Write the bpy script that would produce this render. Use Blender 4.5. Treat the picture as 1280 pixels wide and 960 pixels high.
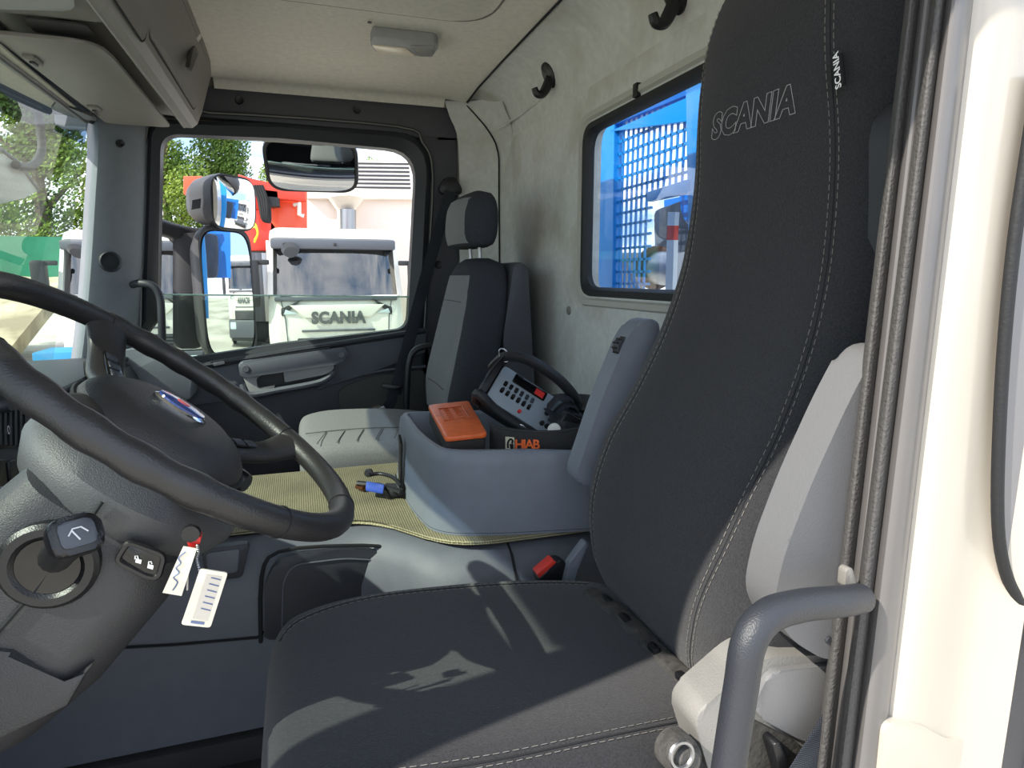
import bpy, bmesh, math, random
from mathutils import Vector as V, Matrix
random.seed(7)
scene = bpy.context.scene
for _o in list(bpy.data.objects): bpy.data.objects.remove(_o)
COL = scene.collection
# ---------------------------------------------------------------- camera
FPX = 800.0; PITCH = math.radians(9.5); YAW = math.radians(18.35)
CAM = V((0, 0, 0.98))
fwd = V((math.sin(YAW)*math.cos(PITCH), math.cos(YAW)*math.cos(PITCH), -math.sin(PITCH)))
rgt = V((math.cos(YAW), -math.sin(YAW), 0)); upv = rgt.cross(fwd)
cd = bpy.data.cameras.new('camera'); cam = bpy.data.objects.new('camera', cd); COL.objects.link(cam)
cd.sensor_width = 36; cd.lens = FPX/1280*36; cd.clip_start = 0.02; cd.clip_end = 500
cam.matrix_world = Matrix(((rgt.x, upv.x, -fwd.x, CAM.x), (rgt.y, upv.y, -fwd.y, CAM.y), (rgt.z, upv.z, -fwd.z, CAM.z), (0, 0, 0, 1)))
scene.camera = cam
# ---------------------------------------------------------------- world: blue summer sky with soft clouds
w = bpy.data.worlds.new('world'); scene.world = w; w.use_nodes = True
nt = w.node_tree; nt.nodes.clear()
def wn(t, **k):
    n = nt.nodes.new(t)
    for a, b in k.items(): setattr(n, a, b)
    return n
tc = wn('ShaderNodeTexCoord'); mp = wn('ShaderNodeMapping'); mp.inputs['Scale'].default_value = (1, 1, 2.6); mp.inputs['Location'].default_value = (2.35, .6, 1.2)
nz = wn('ShaderNodeTexNoise'); nz.inputs['Scale'].default_value = 3.2; nz.inputs['Detail'].default_value = 7; nz.inputs['Roughness'].default_value = .6
cr = wn('ShaderNodeValToRGB'); cr.color_ramp.elements[0].position = .42; cr.color_ramp.elements[1].position = .62
sx = wn('ShaderNodeSeparateXYZ'); g = wn('ShaderNodeValToRGB')
g.color_ramp.elements[0].position = 0.0; g.color_ramp.elements[0].color = (.27, .38, .52, 1)
g.color_ramp.elements[1].position = .55; g.color_ramp.elements[1].color = (.17, .29, .48, 1)
mx = wn('ShaderNodeMixRGB'); mx.inputs['Color2'].default_value = (.93, .95, .98, 1)
bg = wn('ShaderNodeBackground'); bg.inputs['Strength'].default_value = 0.85
ow = wn('ShaderNodeOutputWorld')
L = nt.links.new
L(tc.outputs['Generated'], mp.inputs['Vector']); L(mp.outputs['Vector'], nz.inputs['Vector']); L(nz.outputs['Fac'], cr.inputs['Fac'])
L(tc.outputs['Generated'], sx.inputs[0]); L(sx.outputs['Z'], g.inputs['Fac']); L(g.outputs['Color'], mx.inputs['Color1'])
L(cr.outputs['Color'], mx.inputs['Fac']); L(mx.outputs['Color'], bg.inputs['Color']); L(bg.outputs['Background'], ow.inputs['Surface'])
# ---------------------------------------------------------------- sun: from the front, over the driver's side
SUN = V((1.0, 0.33, -.95)).normalized()
sd = bpy.data.lights.new('sun', 'SUN'); sd.energy = 2.2; sd.angle = math.radians(.55); sd.color = (1, .94, .84)
sun = bpy.data.objects.new('sun', sd); COL.objects.link(sun); sun.location = (-6, -3, 8)
sun.rotation_euler = SUN.to_track_quat('-Z', 'Y').to_euler()
vs = scene.view_settings; vs.view_transform = 'Standard'; vs.look = 'None'; vs.gamma = 1; vs.exposure = 1.88; vs.use_curve_mapping = False
# ================================================================ helpers
def A(px, py, ax, v):
    d = fwd + rgt*((px-640)/FPX) + upv*((480-py)/FPX); i = 'xyz'.index(ax)
    return CAM + d*((v-CAM[i])/d[i])
def lin(c): return tuple(((x/255)/12.92 if x/255 < .04045 else ((x/255+.055)/1.055)**2.4) for x in c)
MATS = {}
def M(name, rgb, rough=.6, metal=0, bump=None, var=None, spec=.5, coat=0, var2=None, sheen=0):
    """procedural principled: bump=(scale,strength[,detail]); var=(scale,amount) light/dark mottling; var2=(rgb,scale,lo,hi) second colour in noise patches"""
    if name in MATS: return MATS[name]
    m = bpy.data.materials.new(name); m.use_nodes = True; t = m.node_tree; b = t.nodes['Principled BSDF']
    c = (*lin(rgb), 1); b.inputs['Base Color'].default_value = c; b.inputs['Roughness'].default_value = rough
    b.inputs['Metallic'].default_value = metal; b.inputs['Specular IOR Level'].default_value = spec; b.inputs['Coat Weight'].default_value = coat
    b.inputs['Sheen Weight'].default_value = sheen
    tcn = t.nodes.new('ShaderNodeTexCoord'); src = None
    if var:
        n = t.nodes.new('ShaderNodeTexNoise'); n.inputs['Scale'].default_value = var[0]; n.inputs['Detail'].default_value = 5
        t.links.new(tcn.outputs['Object'], n.inputs['Vector'])
        r = t.nodes.new('ShaderNodeValToRGB'); r.color_ramp.elements[0].position = .3; r.color_ramp.elements[1].position = .7
        k = var[1]
        r.color_ramp.elements[0].color = tuple(x*(1-k) for x in c[:3])+(1,); r.color_ramp.elements[1].color = tuple(min(1, x*(1+k)) for x in c[:3])+(1,)
        t.links.new(n.outputs['Fac'], r.inputs['Fac']); src = r.outputs['Color']
    if var2:
        n = t.nodes.new('ShaderNodeTexNoise'); n.inputs['Scale'].default_value = var2[1]; n.inputs['Detail'].default_value = 6
        t.links.new(tcn.outputs['Object'], n.inputs['Vector'])
        r = t.nodes.new('ShaderNodeValToRGB'); r.color_ramp.elements[0].position = var2[2]; r.color_ramp.elements[1].position = var2[3]
        t.links.new(n.outputs['Fac'], r.inputs['Fac'])
        x = t.nodes.new('ShaderNodeMixRGB'); x.inputs['Color1'].default_value = c; x.inputs['Color2'].default_value = (*lin(var2[0]), 1)
        if src: t.links.new(src, x.inputs['Color1'])
        t.links.new(r.outputs['Color'], x.inputs['Fac']); src = x.outputs['Color']
    if src: t.links.new(src, b.inputs['Base Color'])
    if bump:
        n = t.nodes.new('ShaderNodeTexNoise'); n.inputs['Scale'].default_value = bump[0]; n.inputs['Detail'].default_value = 2
        t.links.new(tcn.outputs['Object'], n.inputs['Vector'])
        u = t.nodes.new('ShaderNodeBump'); u.inputs['Strength'].default_value = bump[1]; u.inputs['Distance'].default_value = .002
        t.links.new(n.outputs['Fac'], u.inputs['Height']); t.links.new(u.outputs['Normal'], b.inputs['Normal'])
    MATS[name] = m; return m
def weave(name, rgb, rgb2, scale, rough=.9, strength=.5):
    """woven cloth / ribbed rubber: two crossed wave textures drive colour and relief"""
    if name in MATS: return MATS[name]
    m = bpy.data.materials.new(name); m.use_nodes = True; t = m.node_tree; b = t.nodes['Principled BSDF']
    b.inputs['Roughness'].default_value = rough; b.inputs['Specular IOR Level'].default_value = .25
    tcn = t.nodes.new('ShaderNodeTexCoord'); ws = []
    for d in 'XYZ':
        n = t.nodes.new('ShaderNodeTexWave'); n.bands_direction = d; n.inputs['Scale'].default_value = scale; n.inputs['Distortion'].default_value = .6
        n.inputs['Detail'].default_value = 1; n.inputs['Detail Scale'].default_value = 3
        t.links.new(tcn.outputs['Object'], n.inputs['Vector']); ws.append(n)
    a = t.nodes.new('ShaderNodeMath'); a.operation = 'MULTIPLY'; a2 = t.nodes.new('ShaderNodeMath'); a2.operation = 'ADD'
    t.links.new(ws[0].outputs['Fac'], a.inputs[0]); t.links.new(ws[1].outputs['Fac'], a.inputs[1])
    t.links.new(a.outputs[0], a2.inputs[0]); t.links.new(ws[2].outputs['Fac'], a2.inputs[1])
    nz = t.nodes.new('ShaderNodeTexNoise'); nz.inputs['Scale'].default_value = 9; nz.inputs['Detail'].default_value = 4
    t.links.new(tcn.outputs['Object'], nz.inputs['Vector'])
    a3 = t.nodes.new('ShaderNodeMath'); a3.operation = 'MULTIPLY'; t.links.new(a2.outputs[0], a3.inputs[0]); t.links.new(nz.outputs['Fac'], a3.inputs[1])
    r = t.nodes.new('ShaderNodeValToRGB'); r.color_ramp.elements[0].position = .05; r.color_ramp.elements[1].position = .75
    r.color_ramp.elements[0].color = (*lin(rgb), 1); r.color_ramp.elements[1].color = (*lin(rgb2), 1)
    t.links.new(a3.outputs[0], r.inputs['Fac']); t.links.new(r.outputs['Color'], b.inputs['Base Color'])
    u = t.nodes.new('ShaderNodeBump'); u.inputs['Strength'].default_value = strength; u.inputs['Distance'].default_value = .002
    t.links.new(a2.outputs[0], u.inputs['Height']); t.links.new(u.outputs['Normal'], b.inputs['Normal'])
    MATS[name] = m; return m
def glass(name, tint, refl=.6, dust=0.0, dustscale=120):
    """thin pane: clear to light with a fresnel sheen, optional specks of dust"""
    if name in MATS: return MATS[name]
    m = bpy.data.materials.new(name); m.use_nodes = True; t = m.node_tree; t.nodes.clear()
    o = t.nodes.new('ShaderNodeOutputMaterial'); tr = t.nodes.new('ShaderNodeBsdfTransparent'); tr.inputs['Color'].default_value = (*lin(tint), 1)
    gl = t.nodes.new('ShaderNodeBsdfGlossy'); gl.inputs['Roughness'].default_value = .01
    f = t.nodes.new('ShaderNodeFresnel'); f.inputs['IOR'].default_value = 1.45
    k = t.nodes.new('ShaderNodeMath'); k.operation = 'MULTIPLY'; k.inputs[1].default_value = refl
    x = t.nodes.new('ShaderNodeMixShader'); t.links.new(f.outputs[0], k.inputs[0]); t.links.new(k.outputs[0], x.inputs[0])
    t.links.new(tr.outputs[0], x.inputs[1]); t.links.new(gl.outputs[0], x.inputs[2]); last = x.outputs[0]
    if dust:
        tcn = t.nodes.new('ShaderNodeTexCoord'); n = t.nodes.new('ShaderNodeTexNoise'); n.inputs['Scale'].default_value = dustscale; n.inputs['Detail'].default_value = 3
        r = t.nodes.new('ShaderNodeValToRGB'); r.color_ramp.elements[0].position = .50; r.color_ramp.elements[1].position = .8; r.color_ramp.elements[1].color = (dust, dust, dust, 1)
        r.color_ramp.elements[0].color = (dust*.12,)*3+(1,)
        d = t.nodes.new('ShaderNodeBsdfDiffuse'); d.inputs['Color'].default_value = (.7, .7, .66, 1); x2 = t.nodes.new('ShaderNodeMixShader')
        t.links.new(tcn.outputs['Object'], n.inputs['Vector']); t.links.new(n.outputs['Fac'], r.inputs['Fac']); t.links.new(r.outputs['Color'], x2.inputs[0])
        t.links.new(last, x2.inputs[1]); t.links.new(d.outputs[0], x2.inputs[2]); last = x2.outputs[0]
    t.links.new(last, o.inputs['Surface']); MATS[name] = m; return m
# ---- objects
W = {}
def tag(o, label=None, cat=None, group=None, kind=None):
    if label: o['label'] = label
    if cat: o['category'] = cat
    if group: o['group'] = group
    if kind: o['kind'] = kind
    return o
def thing(name, label, cat, loc=(0, 0, 0), group=None, kind=None):
    o = bpy.data.objects.new(name, None); COL.objects.link(o); o.location = loc; o.empty_display_size = .05
    W[o.name] = V(loc); return tag(o, label, cat, group, kind)
def mk(name, bm, mat, parent=None, smooth=38, sub=0, solid=0, label=None, cat=None, group=None, kind=None):
    bmesh.ops.recalc_face_normals(bm, faces=bm.faces)
    me = bpy.data.meshes.new(name)
    vs_ = [v.co for v in bm.verts]
    lo = V([min(v[i] for v in vs_) for i in range(3)]); hi = V([max(v[i] for v in vs_) for i in range(3)]); c = (lo+hi)/2
    for v in bm.verts: v.co -= c
    bm.to_mesh(me); bm.free()
    for p in me.polygons: p.use_smooth = smooth > 0
    if smooth > 0 and sub == 0: me.set_sharp_from_angle(angle=math.radians(smooth))
    me.materials.append(mat)
    o = bpy.data.objects.new(name, me); COL.objects.link(o); W[o.name] = c
    if parent is not None: o.parent = parent; o.location = c - W[parent.name]
    else: o.location = c
    if solid:
        s = o.modifiers.new('solid', 'SOLIDIFY'); s.thickness = abs(solid); s.offset = -1 if solid > 0 else 1
    if sub:
        s = o.modifiers.new('sub', 'SUBSURF'); s.levels = sub; s.render_levels = sub
    return tag(o, label, cat, group, kind)
def NB(): return bmesh.new()
def box(lo, hi, bev=0, seg=2, bm=None, mat4=None):
    t = bmesh.new(); bmesh.ops.create_cube(t, size=1)
    lo, hi = V(lo), V(hi)
    for v in t.verts: v.co = V([(lo[i]+hi[i])/2 + v.co[i]*(hi[i]-lo[i]) for i in range(3)])
    if bev: bmesh.ops.bevel(t, geom=list(t.edges), offset=bev, segments=seg, profile=.5, affect='EDGES', clamp_overlap=True)
    if mat4 is not None: bmesh.ops.transform(t, matrix=mat4, verts=t.verts)
    return join(bm, t)
def join(bm, t):
    if bm is None: return t
    me = bpy.data.meshes.new('tmp'); t.to_mesh(me); t.free(); bm.from_mesh(me); bpy.data.meshes.remove(me); return bm
def prism(pts, vec, bev=0, seg=2, bm=None):
    t = bmesh.new(); vec = V(vec)
    a = [t.verts.new(V(p)) for p in pts]; b = [t.verts.new(V(p)+vec) for p in pts]; n = len(pts)
    fa = t.faces.new(a); fb = t.faces.new(b[::-1])
    for i in range(n): t.faces.new((a[i], b[i], b[(i+1) % n], a[(i+1) % n]))
    if bev:
        es = list(fa.edges)+list(fb.edges)
        bmesh.ops.bevel(t, geom=es, offset=bev, segments=seg, profile=.5, affect='EDGES', clamp_overlap=True)
    return join(bm, t)
def rp(pts, r, n=5):
    """round the corners of a 3D polygon; r = number or list"""
    out = []; m = len(pts); pts = [V(p) for p in pts]
    for i in range(m):
        p, a, b = pts[i], pts[i-1], pts[(i+1) % m]; q = r[i] if isinstance(r, (list, tuple)) else r
        if q <= 0: out.append(p); continue
        da, db = a-p, b-p; s = min(q, da.length*.49, db.length*.49); s0 = p+da.normalized()*s; s1 = p+db.normalized()*s
        for k in range(n+1):
            u = k/n; out.append(s0*(1-u)**2+p*2*u*(1-u)+s1*u*u)
    return out
def crm(pts, n=6, closed=False):
    """catmull-rom resample"""
    pts = [V(p) for p in pts]; m = len(pts); out = []
    rng = m if closed else m-1
    for i in range(rng):
        if closed: p0, p1, p2, p3 = pts[i-1], pts[i], pts[(i+1) % m], pts[(i+2) % m]
        else: p0, p1, p2, p3 = pts[max(i-1, 0)], pts[i], pts[i+1], pts[min(i+2, m-1)]
        for k in range(n):
            u = k/n
            out.append(.5*((2*p1)+(p2-p0)*u+(2*p0-5*p1+4*p2-p3)*u*u+(3*p1-p0-3*p2+p3)*u**3))
    if not closed: out.append(pts[-1])
    return out
def loft(rings, cap=True, closed=True, loop=False, bm=None):
    t = bm if bm is not None else bmesh.new(); R_ = [[t.verts.new(V(p)) for p in r] for r in rings]; n = len(rings[0])
    for i in range(len(R_) if loop else len(R_)-1):
        a, b = R_[i], R_[(i+1) % len(R_)]
        for k in range(n if closed else n-1): t.faces.new((a[k], a[(k+1) % n], b[(k+1) % n], b[k]))
    if cap and closed and not loop: t.faces.new(R_[0][::-1]); t.faces.new(R_[-1])
    return t
def tube(pts, r, n=10, cyc=False, sm=0, bm=None, flat=None, up=None):
    """sweep; r number or list; flat = second radius (strap)"""
    pts = [V(p) for p in pts]
    if sm:
        k = len(pts); old = r; pts = crm(pts, sm, cyc)
        if isinstance(r, (list, tuple)):
            r = [old[min(i//sm, k-1)]*(1-(i % sm)/sm)+old[min(i//sm+1, k-1)]*((i % sm)/sm) for i in range(len(pts))]
    rings = []; m = len(pts); prev = V(up) if up else None
    for i, p in enumerate(pts):
        a = pts[i-1] if (i > 0 or cyc) else p; b = pts[(i+1) % m] if (i < m-1 or cyc) else p
        d = (b-a).normalized()
        if prev is None: prev = V((0, 0, 1)) if abs(d.z) < .9 else V((1, 0, 0))
        x = (prev-d*prev.dot(d)).normalized(); y = d.cross(x)
        if up is None: prev = x
        q = r[i] if isinstance(r, (list, tuple)) else r; q2 = flat if flat else q
        rings.append([p+x*math.cos(2*math.pi*k/n)*q+y*math.sin(2*math.pi*k/n)*q2 for k in range(n)])
    return loft(rings, cap=True, loop=cyc, bm=bm)
def frame(axis, up=(0, 0, 1)):
    a = V(axis).normalized(); u = V(up)
    if abs(a.dot(u)) > .95: u = V((1, 0, 0))
    x = u.cross(a).normalized(); y = a.cross(x); return x, y, a
def lathe(prof, org, axis, n=24, bm=None, sx=1, sy=1, up=(0, 0, 1)):
    x, y, a = frame(axis, up); org = V(org); rings = []
    for r, h in prof: rings.append([org+a*h+x*(math.cos(2*math.pi*k/n)*max(r, 1e-5)*sx)+y*(math.sin(2*math.pi*k/n)*max(r, 1e-5)*sy) for k in range(n)])
    return loft(rings, bm=bm)
def patch(rows, th=0, nu=4, nv=4, bm=None, vec=None):
    """smooth sheet through a grid of control points, thickened along vec (or left as a sheet)"""
    rr = [crm(r, nu) for r in rows]; cols = list(zip(*rr)); cols = [crm(c, nv) for c in cols]; rows2 = list(zip(*cols))
    t = loft(rows2, cap=False, closed=False, bm=bm)
    if vec is not None:
        vec = V(vec); r2 = [[p+vec for p in r] for r in rows2]; loft(r2, cap=False, closed=False, bm=t)
        e = [list(rows2[0]), list(rows2[-1]), [r[0] for r in rows2], [r[-1] for r in rows2]]
        for q in e: loft([q, [p+vec for p in q]], cap=False, closed=False, bm=t)
        bmesh.ops.remove_doubles(t, verts=t.verts, dist=1e-6)
    return t
def ring(outer, inner, vec, bm=None, bev=0):
    """flat frame between two outlines with the same point count, thickness vec"""
    vec = V(vec); return loft([[V(p) for p in outer], [V(p) for p in inner], [V(p)+vec for p in inner], [V(p)+vec for p in outer]], loop=True, bm=bm)
def txt(name, body, size, fn, mat, parent=None, ext=0.0, off=0.0, bev=0.0, outline=False, shear=0, label=None, space=1.0):
    """font -> mesh; fn maps (u,v,w) of the text to the world"""
    c = bpy.data.curves.new('t', 'FONT'); c.body = body; c.size = size; c.extrude = ext; c.offset = off; c.align_x = 'CENTER'; c.align_y = 'CENTER'; c.shear = shear
    c.resolution_u = 3; c.space_character = space
    if outline: c.fill_mode = 'NONE'; c.bevel_depth = bev; c.bevel_resolution = 0
    o = bpy.data.objects.new('t', c); COL.objects.link(o); bpy.context.view_layer.update()
    me = bpy.data.meshes.new_from_object(o.evaluated_get(bpy.context.evaluated_depsgraph_get())); bpy.data.objects.remove(o)
    bm = bmesh.new(); bm.from_mesh(me); bpy.data.meshes.remove(me)
    for v in bm.verts: v.co = fn(v.co.x, v.co.y, v.co.z)
    return mk(name, bm, mat, parent, smooth=0, label=label)
def basis(o, x, y, z=None):
    o, x, y = V(o), V(x).normalized(), V(y).normalized(); z = x.cross(y) if z is None else V(z)
    return lambda a, b, c: o+x*a+y*b+z*c
def copy_tree(o, parent=None):
    c = o.copy(); COL.objects.link(c); c.parent = parent
    if o.name in W: W[c.name] = W[o.name].copy()
    for ch in list(o.children): copy_tree(ch, c)
    return c
def circ(c, r, axis, n=16, sx=1, sy=1, up=(0, 0, 1)):
    x, y, a = frame(axis, up); return [V(c)+x*math.cos(2*math.pi*k/n)*r*sx+y*math.sin(2*math.pi*k/n)*r*sy for k in range(n)]
# ================================================================ materials
m_ceil = M('headliner_felt', (212, 206, 195), .95, bump=(400, .35), var=(60, .06), spec=.1)
m_wall = M('rear_wall_felt', (198, 198, 194), .95, bump=(350, .45), var=(45, .07), spec=.1, var2=((168, 163, 150), 5, .5, .8))
m_pill = M('pillar_plastic', (68, 68, 74), .55, bump=(500, .2), var=(30, .05))
m_apil = M('a_pillar_plastic', (112, 117, 122), .6, bump=(600, .3), var=(40, .05))
m_frame = M('door_frame_black', (38, 40, 46), .5, bump=(500, .15))
m_rub = M('black_rubber', (24, 25, 28), .65, bump=(300, .3))
m_seal = M('grey_weatherstrip', (112, 110, 108), .7, bump=(600, .5))
m_bin = M('bin_plastic', (122, 118, 112), .5, bump=(700, .3), var=(30, .04))
m_dkpl = M('dark_plastic', (46, 48, 54), .5, bump=(700, .35), var=(25, .06))
m_blk = M('black_plastic', (20, 20, 23), .38, bump=(700, .2))
m_gloss = M('gloss_black', (14, 14, 16), .15)
m_blue = M('bluegrey_plastic', (88, 91, 99), .52, bump=(650, .35), var=(30, .05))
m_cons = M('console_plastic', (108, 114, 124), .5, bump=(650, .35), var=(20, .05))
m_lgrey = M('light_grey_plastic', (150, 150, 150), .55, bump=(600, .25), var=(25, .05))
m_white = M('white_paint', (178, 170, 158), .25, coat=.4, var=(6, .02))
m_chrome = M('chrome', (225, 225, 228), .12, 1)
m_steel = M('brushed_steel', (160, 160, 162), .35, 1)
m_floor = M('rubber_floor', (36, 36, 38), .85, bump=(200, .6), var=(12, .2))
m_seat = M('black_seat_fabric', (44, 44, 47), .95, bump=(900, .6), var=(420, .35), spec=.15, sheen=.15)
m_seat2 = M('grey_seat_fabric', (118, 118, 118), .95, bump=(800, .5), var=(400, .2), spec=.15)
m_seat2d = M('dark_grey_seat_fabric', (56, 57, 62), .95, bump=(900, .5), var=(420, .3), spec=.15)
m_mat = weave('ribbed_mat', (96, 92, 74), (176, 168, 134), 62, .9, .7)
m_carpet = M('door_carpet', (84, 83, 82), .98, bump=(500, .8), var=(300, .3), spec=.1)
m_strap = weave('seat_belt_webbing', (34, 36, 42), (62, 66, 74), 140, .8, .4)
m_thread = M('grey_thread', (120, 116, 110), .8)
m_line = M('seam_gap', (20, 21, 24), .9)
m_glass = glass('side_glass', (238, 246, 240), .7)
m_glass2 = glass('lowered_glass', (228, 236, 228), .5, .05, 90)
m_ws = glass('windscreen_glass', (222, 236, 228), .12, .12, 190)
m_wsband = glass('windscreen_shade_band', (120, 140, 158), .12, .1, 190)
m_rwg = glass('rear_window_glass', (236, 242, 248), .15)
m_mirror = M('mirror_silver', (238, 240, 242), .02, 1)
YD, XB = 2.6, .80
def S(o): return tag(o, kind='structure')
# ================================================================ cab shell
mk('floor', box((-1.0, .42, -.06), (.86, 2.66, 0)), m_floor, label='black rubber cab floor below the driver seat', cat='floor', kind='structure')
# ceiling: shallow moulded headliner with rolled edges
def ceil_z(x, y):
    ex = max(0, (x-.50)/.24); ey = max(0, (y-2.25)/.30)
    return 1.69-.035*min(ex, 1)**2-.03*min(ey, 1)**2
rows = []
for y in (.34, .7, 1.1, 1.5, 1.9, 2.2, 2.35, 2.47, 2.56):
    rows.append([V((x, y, ceil_z(x, y))) for x in (-.34, -.1, .15, .4, .52, .60, .64, .666)])
ceiling = mk('ceiling', patch(rows, nu=3, nv=3, vec=(0, 0, .05)), m_ceil, label='pale grey felt cab ceiling with a roof hatch outline', cat='ceiling', kind='structure')
# roof skin above the cab (keeps sun and sky out)
mk('roof', prism([(-.62, .30, 1.76), (.84, .30, 1.76), (.90, .36, 1.74), (.90, 2.72, 1.74), (-.62, 2.72, 1.76), (-.80, 2.6, 1.70), (-.80, .40, 1.70)], (0, 0, .04), .01), m_white,
   label='white roof skin of the truck cab', cat='roof', kind='structure')
# lip along the passenger side of the ceiling
t = patch([[V((x, y, z)) for x in (-.24, .1, .4, .58)] for (y, z) in ((2.54, 1.668), (2.575, 1.655), (2.59, 1.632))], vec=(0, .02, .012))
mk('ceiling_edge', t, m_ceil, ceiling)
# raised hatch panel in the ceiling
hp = rp([(-.14, .9, 0), (-.14, 1.885, 0), (.54, 1.885, 0), (.54, .9, 0)], .12, 8)
mk('roof_hatch_panel', prism([(p.x, p.y, 1.692) for p in hp], (0, 0, -.008), .004), m_ceil, ceiling)
mk('hatch_groove', tube([(p.x, p.y, 1.6885) for p in rp([(-.147, .893, 0), (-.147, 1.892, 0), (.547, 1.892, 0), (.547, .893, 0)], .125, 8)], .003, 6, cyc=True), M('groove', (120, 116, 108), .9), ceiling)
for (px, py) in ((462, 28),):
    p = A(px, py, 'z', 1.684); mk('hatch_screw', lathe([(.0, 0), (.006, 0), (.006, -.003), (0, -.004)], p+V((0, 0, .001)), (0, 0, 1), 10), m_blk, ceiling)
# ---- rear wall with window opening
def wall_with_hole(x, y0, y1, z0, z1, hole, th):
    n = len(hole); cy = sum(p.y for p in hole)/n; cz = sum(p.z for p in hole)/n; outer = []
    for p in hole:
        dy, dz = p.y-cy, p.z-cz; k = min([((y1 if dy > 0 else y0)-cy)/dy if abs(dy) > 1e-6 else 1e9, ((z1 if dz > 0 else z0)-cz)/dz if abs(dz) > 1e-6 else 1e9])
        outer.append(V((x, cy+dy*k, cz+dz*k)))
    return ring(outer, hole, (th, 0, 0))
hy0, hy1, hz0, hz1 = 1.0, 1.735, .945, 1.385
def holeat(x, g, n=6):
    a = rp([(x, hy0-g, hz0-g), (x, hy0-g, hz1+g), (x, hy1+g, hz1+g), (x, hy1+g, hz0-g)], .055, n)
    out = []   # add points along the straight runs so the wall keeps its outer corners
    for i, p in enumerate(a):
        q = a[(i+1) % len(a)]; out.append(p)
        if (q-p).length > .2:
            for k in range(1, 12): out.append(p.lerp(q, k/12))
    return out
def patchwall(name):
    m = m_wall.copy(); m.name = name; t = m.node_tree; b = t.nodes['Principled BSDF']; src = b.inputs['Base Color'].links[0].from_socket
    # soft-edged darker patch on the felt behind the passenger seat (object space: wall centre is y 1.4, z .81)
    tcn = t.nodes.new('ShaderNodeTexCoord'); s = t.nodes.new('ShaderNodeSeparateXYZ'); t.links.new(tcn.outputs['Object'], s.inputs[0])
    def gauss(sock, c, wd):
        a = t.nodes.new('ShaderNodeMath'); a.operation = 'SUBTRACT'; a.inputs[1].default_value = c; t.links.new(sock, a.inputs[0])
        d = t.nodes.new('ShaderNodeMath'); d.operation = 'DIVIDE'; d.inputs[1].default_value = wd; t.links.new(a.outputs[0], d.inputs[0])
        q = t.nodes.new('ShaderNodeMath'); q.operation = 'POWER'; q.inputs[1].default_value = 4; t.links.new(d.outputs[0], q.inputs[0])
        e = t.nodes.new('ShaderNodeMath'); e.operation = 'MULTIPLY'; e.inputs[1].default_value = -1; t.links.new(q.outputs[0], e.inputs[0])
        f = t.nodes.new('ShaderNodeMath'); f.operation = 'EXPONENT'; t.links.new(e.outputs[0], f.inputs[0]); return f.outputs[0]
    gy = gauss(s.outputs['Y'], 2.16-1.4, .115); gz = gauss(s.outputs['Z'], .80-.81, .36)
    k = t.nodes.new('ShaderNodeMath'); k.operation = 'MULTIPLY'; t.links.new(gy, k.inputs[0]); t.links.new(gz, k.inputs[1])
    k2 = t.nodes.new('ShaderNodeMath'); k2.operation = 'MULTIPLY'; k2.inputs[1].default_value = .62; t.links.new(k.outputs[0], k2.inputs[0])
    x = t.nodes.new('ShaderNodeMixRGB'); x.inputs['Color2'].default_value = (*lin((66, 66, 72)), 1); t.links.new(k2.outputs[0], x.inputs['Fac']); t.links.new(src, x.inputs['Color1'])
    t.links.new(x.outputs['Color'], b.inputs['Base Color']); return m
wr = mk('wall_rear', wall_with_hole(XB, .36, 2.60, -.02, 1.64, holeat(XB, .012), .05), patchwall('rear_wall_felt_dark_patch'), smooth=20,
        label='grey felt-covered rear wall of the cab around the window', cat='wall', kind='structure')
# rounded moulding where wall meets ceiling, and curved corner towards the passenger door
t = patch([[V((x, y, z)) for y in (.36, 1.0, 1.6, 2.1, 2.60)] for (x, z) in ((.66, 1.668), (.715, 1.655), (.765, 1.62), (.792, 1.56), (.800, 1.50))], vec=(.03, 0, .02))
mk('wall_cove', t, m_wall, wr)
mk('cove_seam', tube([(.664, .4, 1.664), (.664, 2.1, 1.664), (.664, 2.40, 1.66), (.66, 2.54, 1.645)], .0035, 6), m_line, wr)
mk('cove_crease', tube([(.797, .4, 1.562), (.797, 1.9, 1.562), (.79, 2.30, 1.552), (.755, 2.44, 1.535)], .005, 8), m_wall, wr)
rows = []
for z in (1.655, 1.60, 1.5, 1.2, .9, .5, .0):
    k = max(0, (z-1.5)/.15); rows.append([V((x-.05*k, y, z)) for (x, y) in ((.80, 2.40), (.797, 2.44), (.78, 2.50), (.735, 2.55), (.68, 2.575), (.633, 2.585))])
mk('trim_1', patch(rows, vec=(.03, .03, 0)), m_wall, label='curved grey felt corner panel behind the passenger seat', cat='corner panel', kind='structure')
mk('trim_2', tube([V((.665, 2.565, 1.64)), V((.70, 2.55, 1.60)), V((.745, 2.53, 1.54)), V((.772, 2.502, 1.46)), V((.775, 2.50, 1.30)), V((.776, 2.498, .5))], .003, 6, sm=3), m_line,
   label='thin dark panel seam running down the rear cab corner', cat='seam', kind='structure')
for (px, py) in ((634, 259), (711, 388)):
    p = A(px, py, 'x', XB-.001); o = mk('wall_clip', lathe([(0, -.004), (.011, -.004), (.014, -.001), (.014, .001)], p, (1, 0, 0), 16), M('clip_grey', (128, 126, 122), .6), wr)
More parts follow.
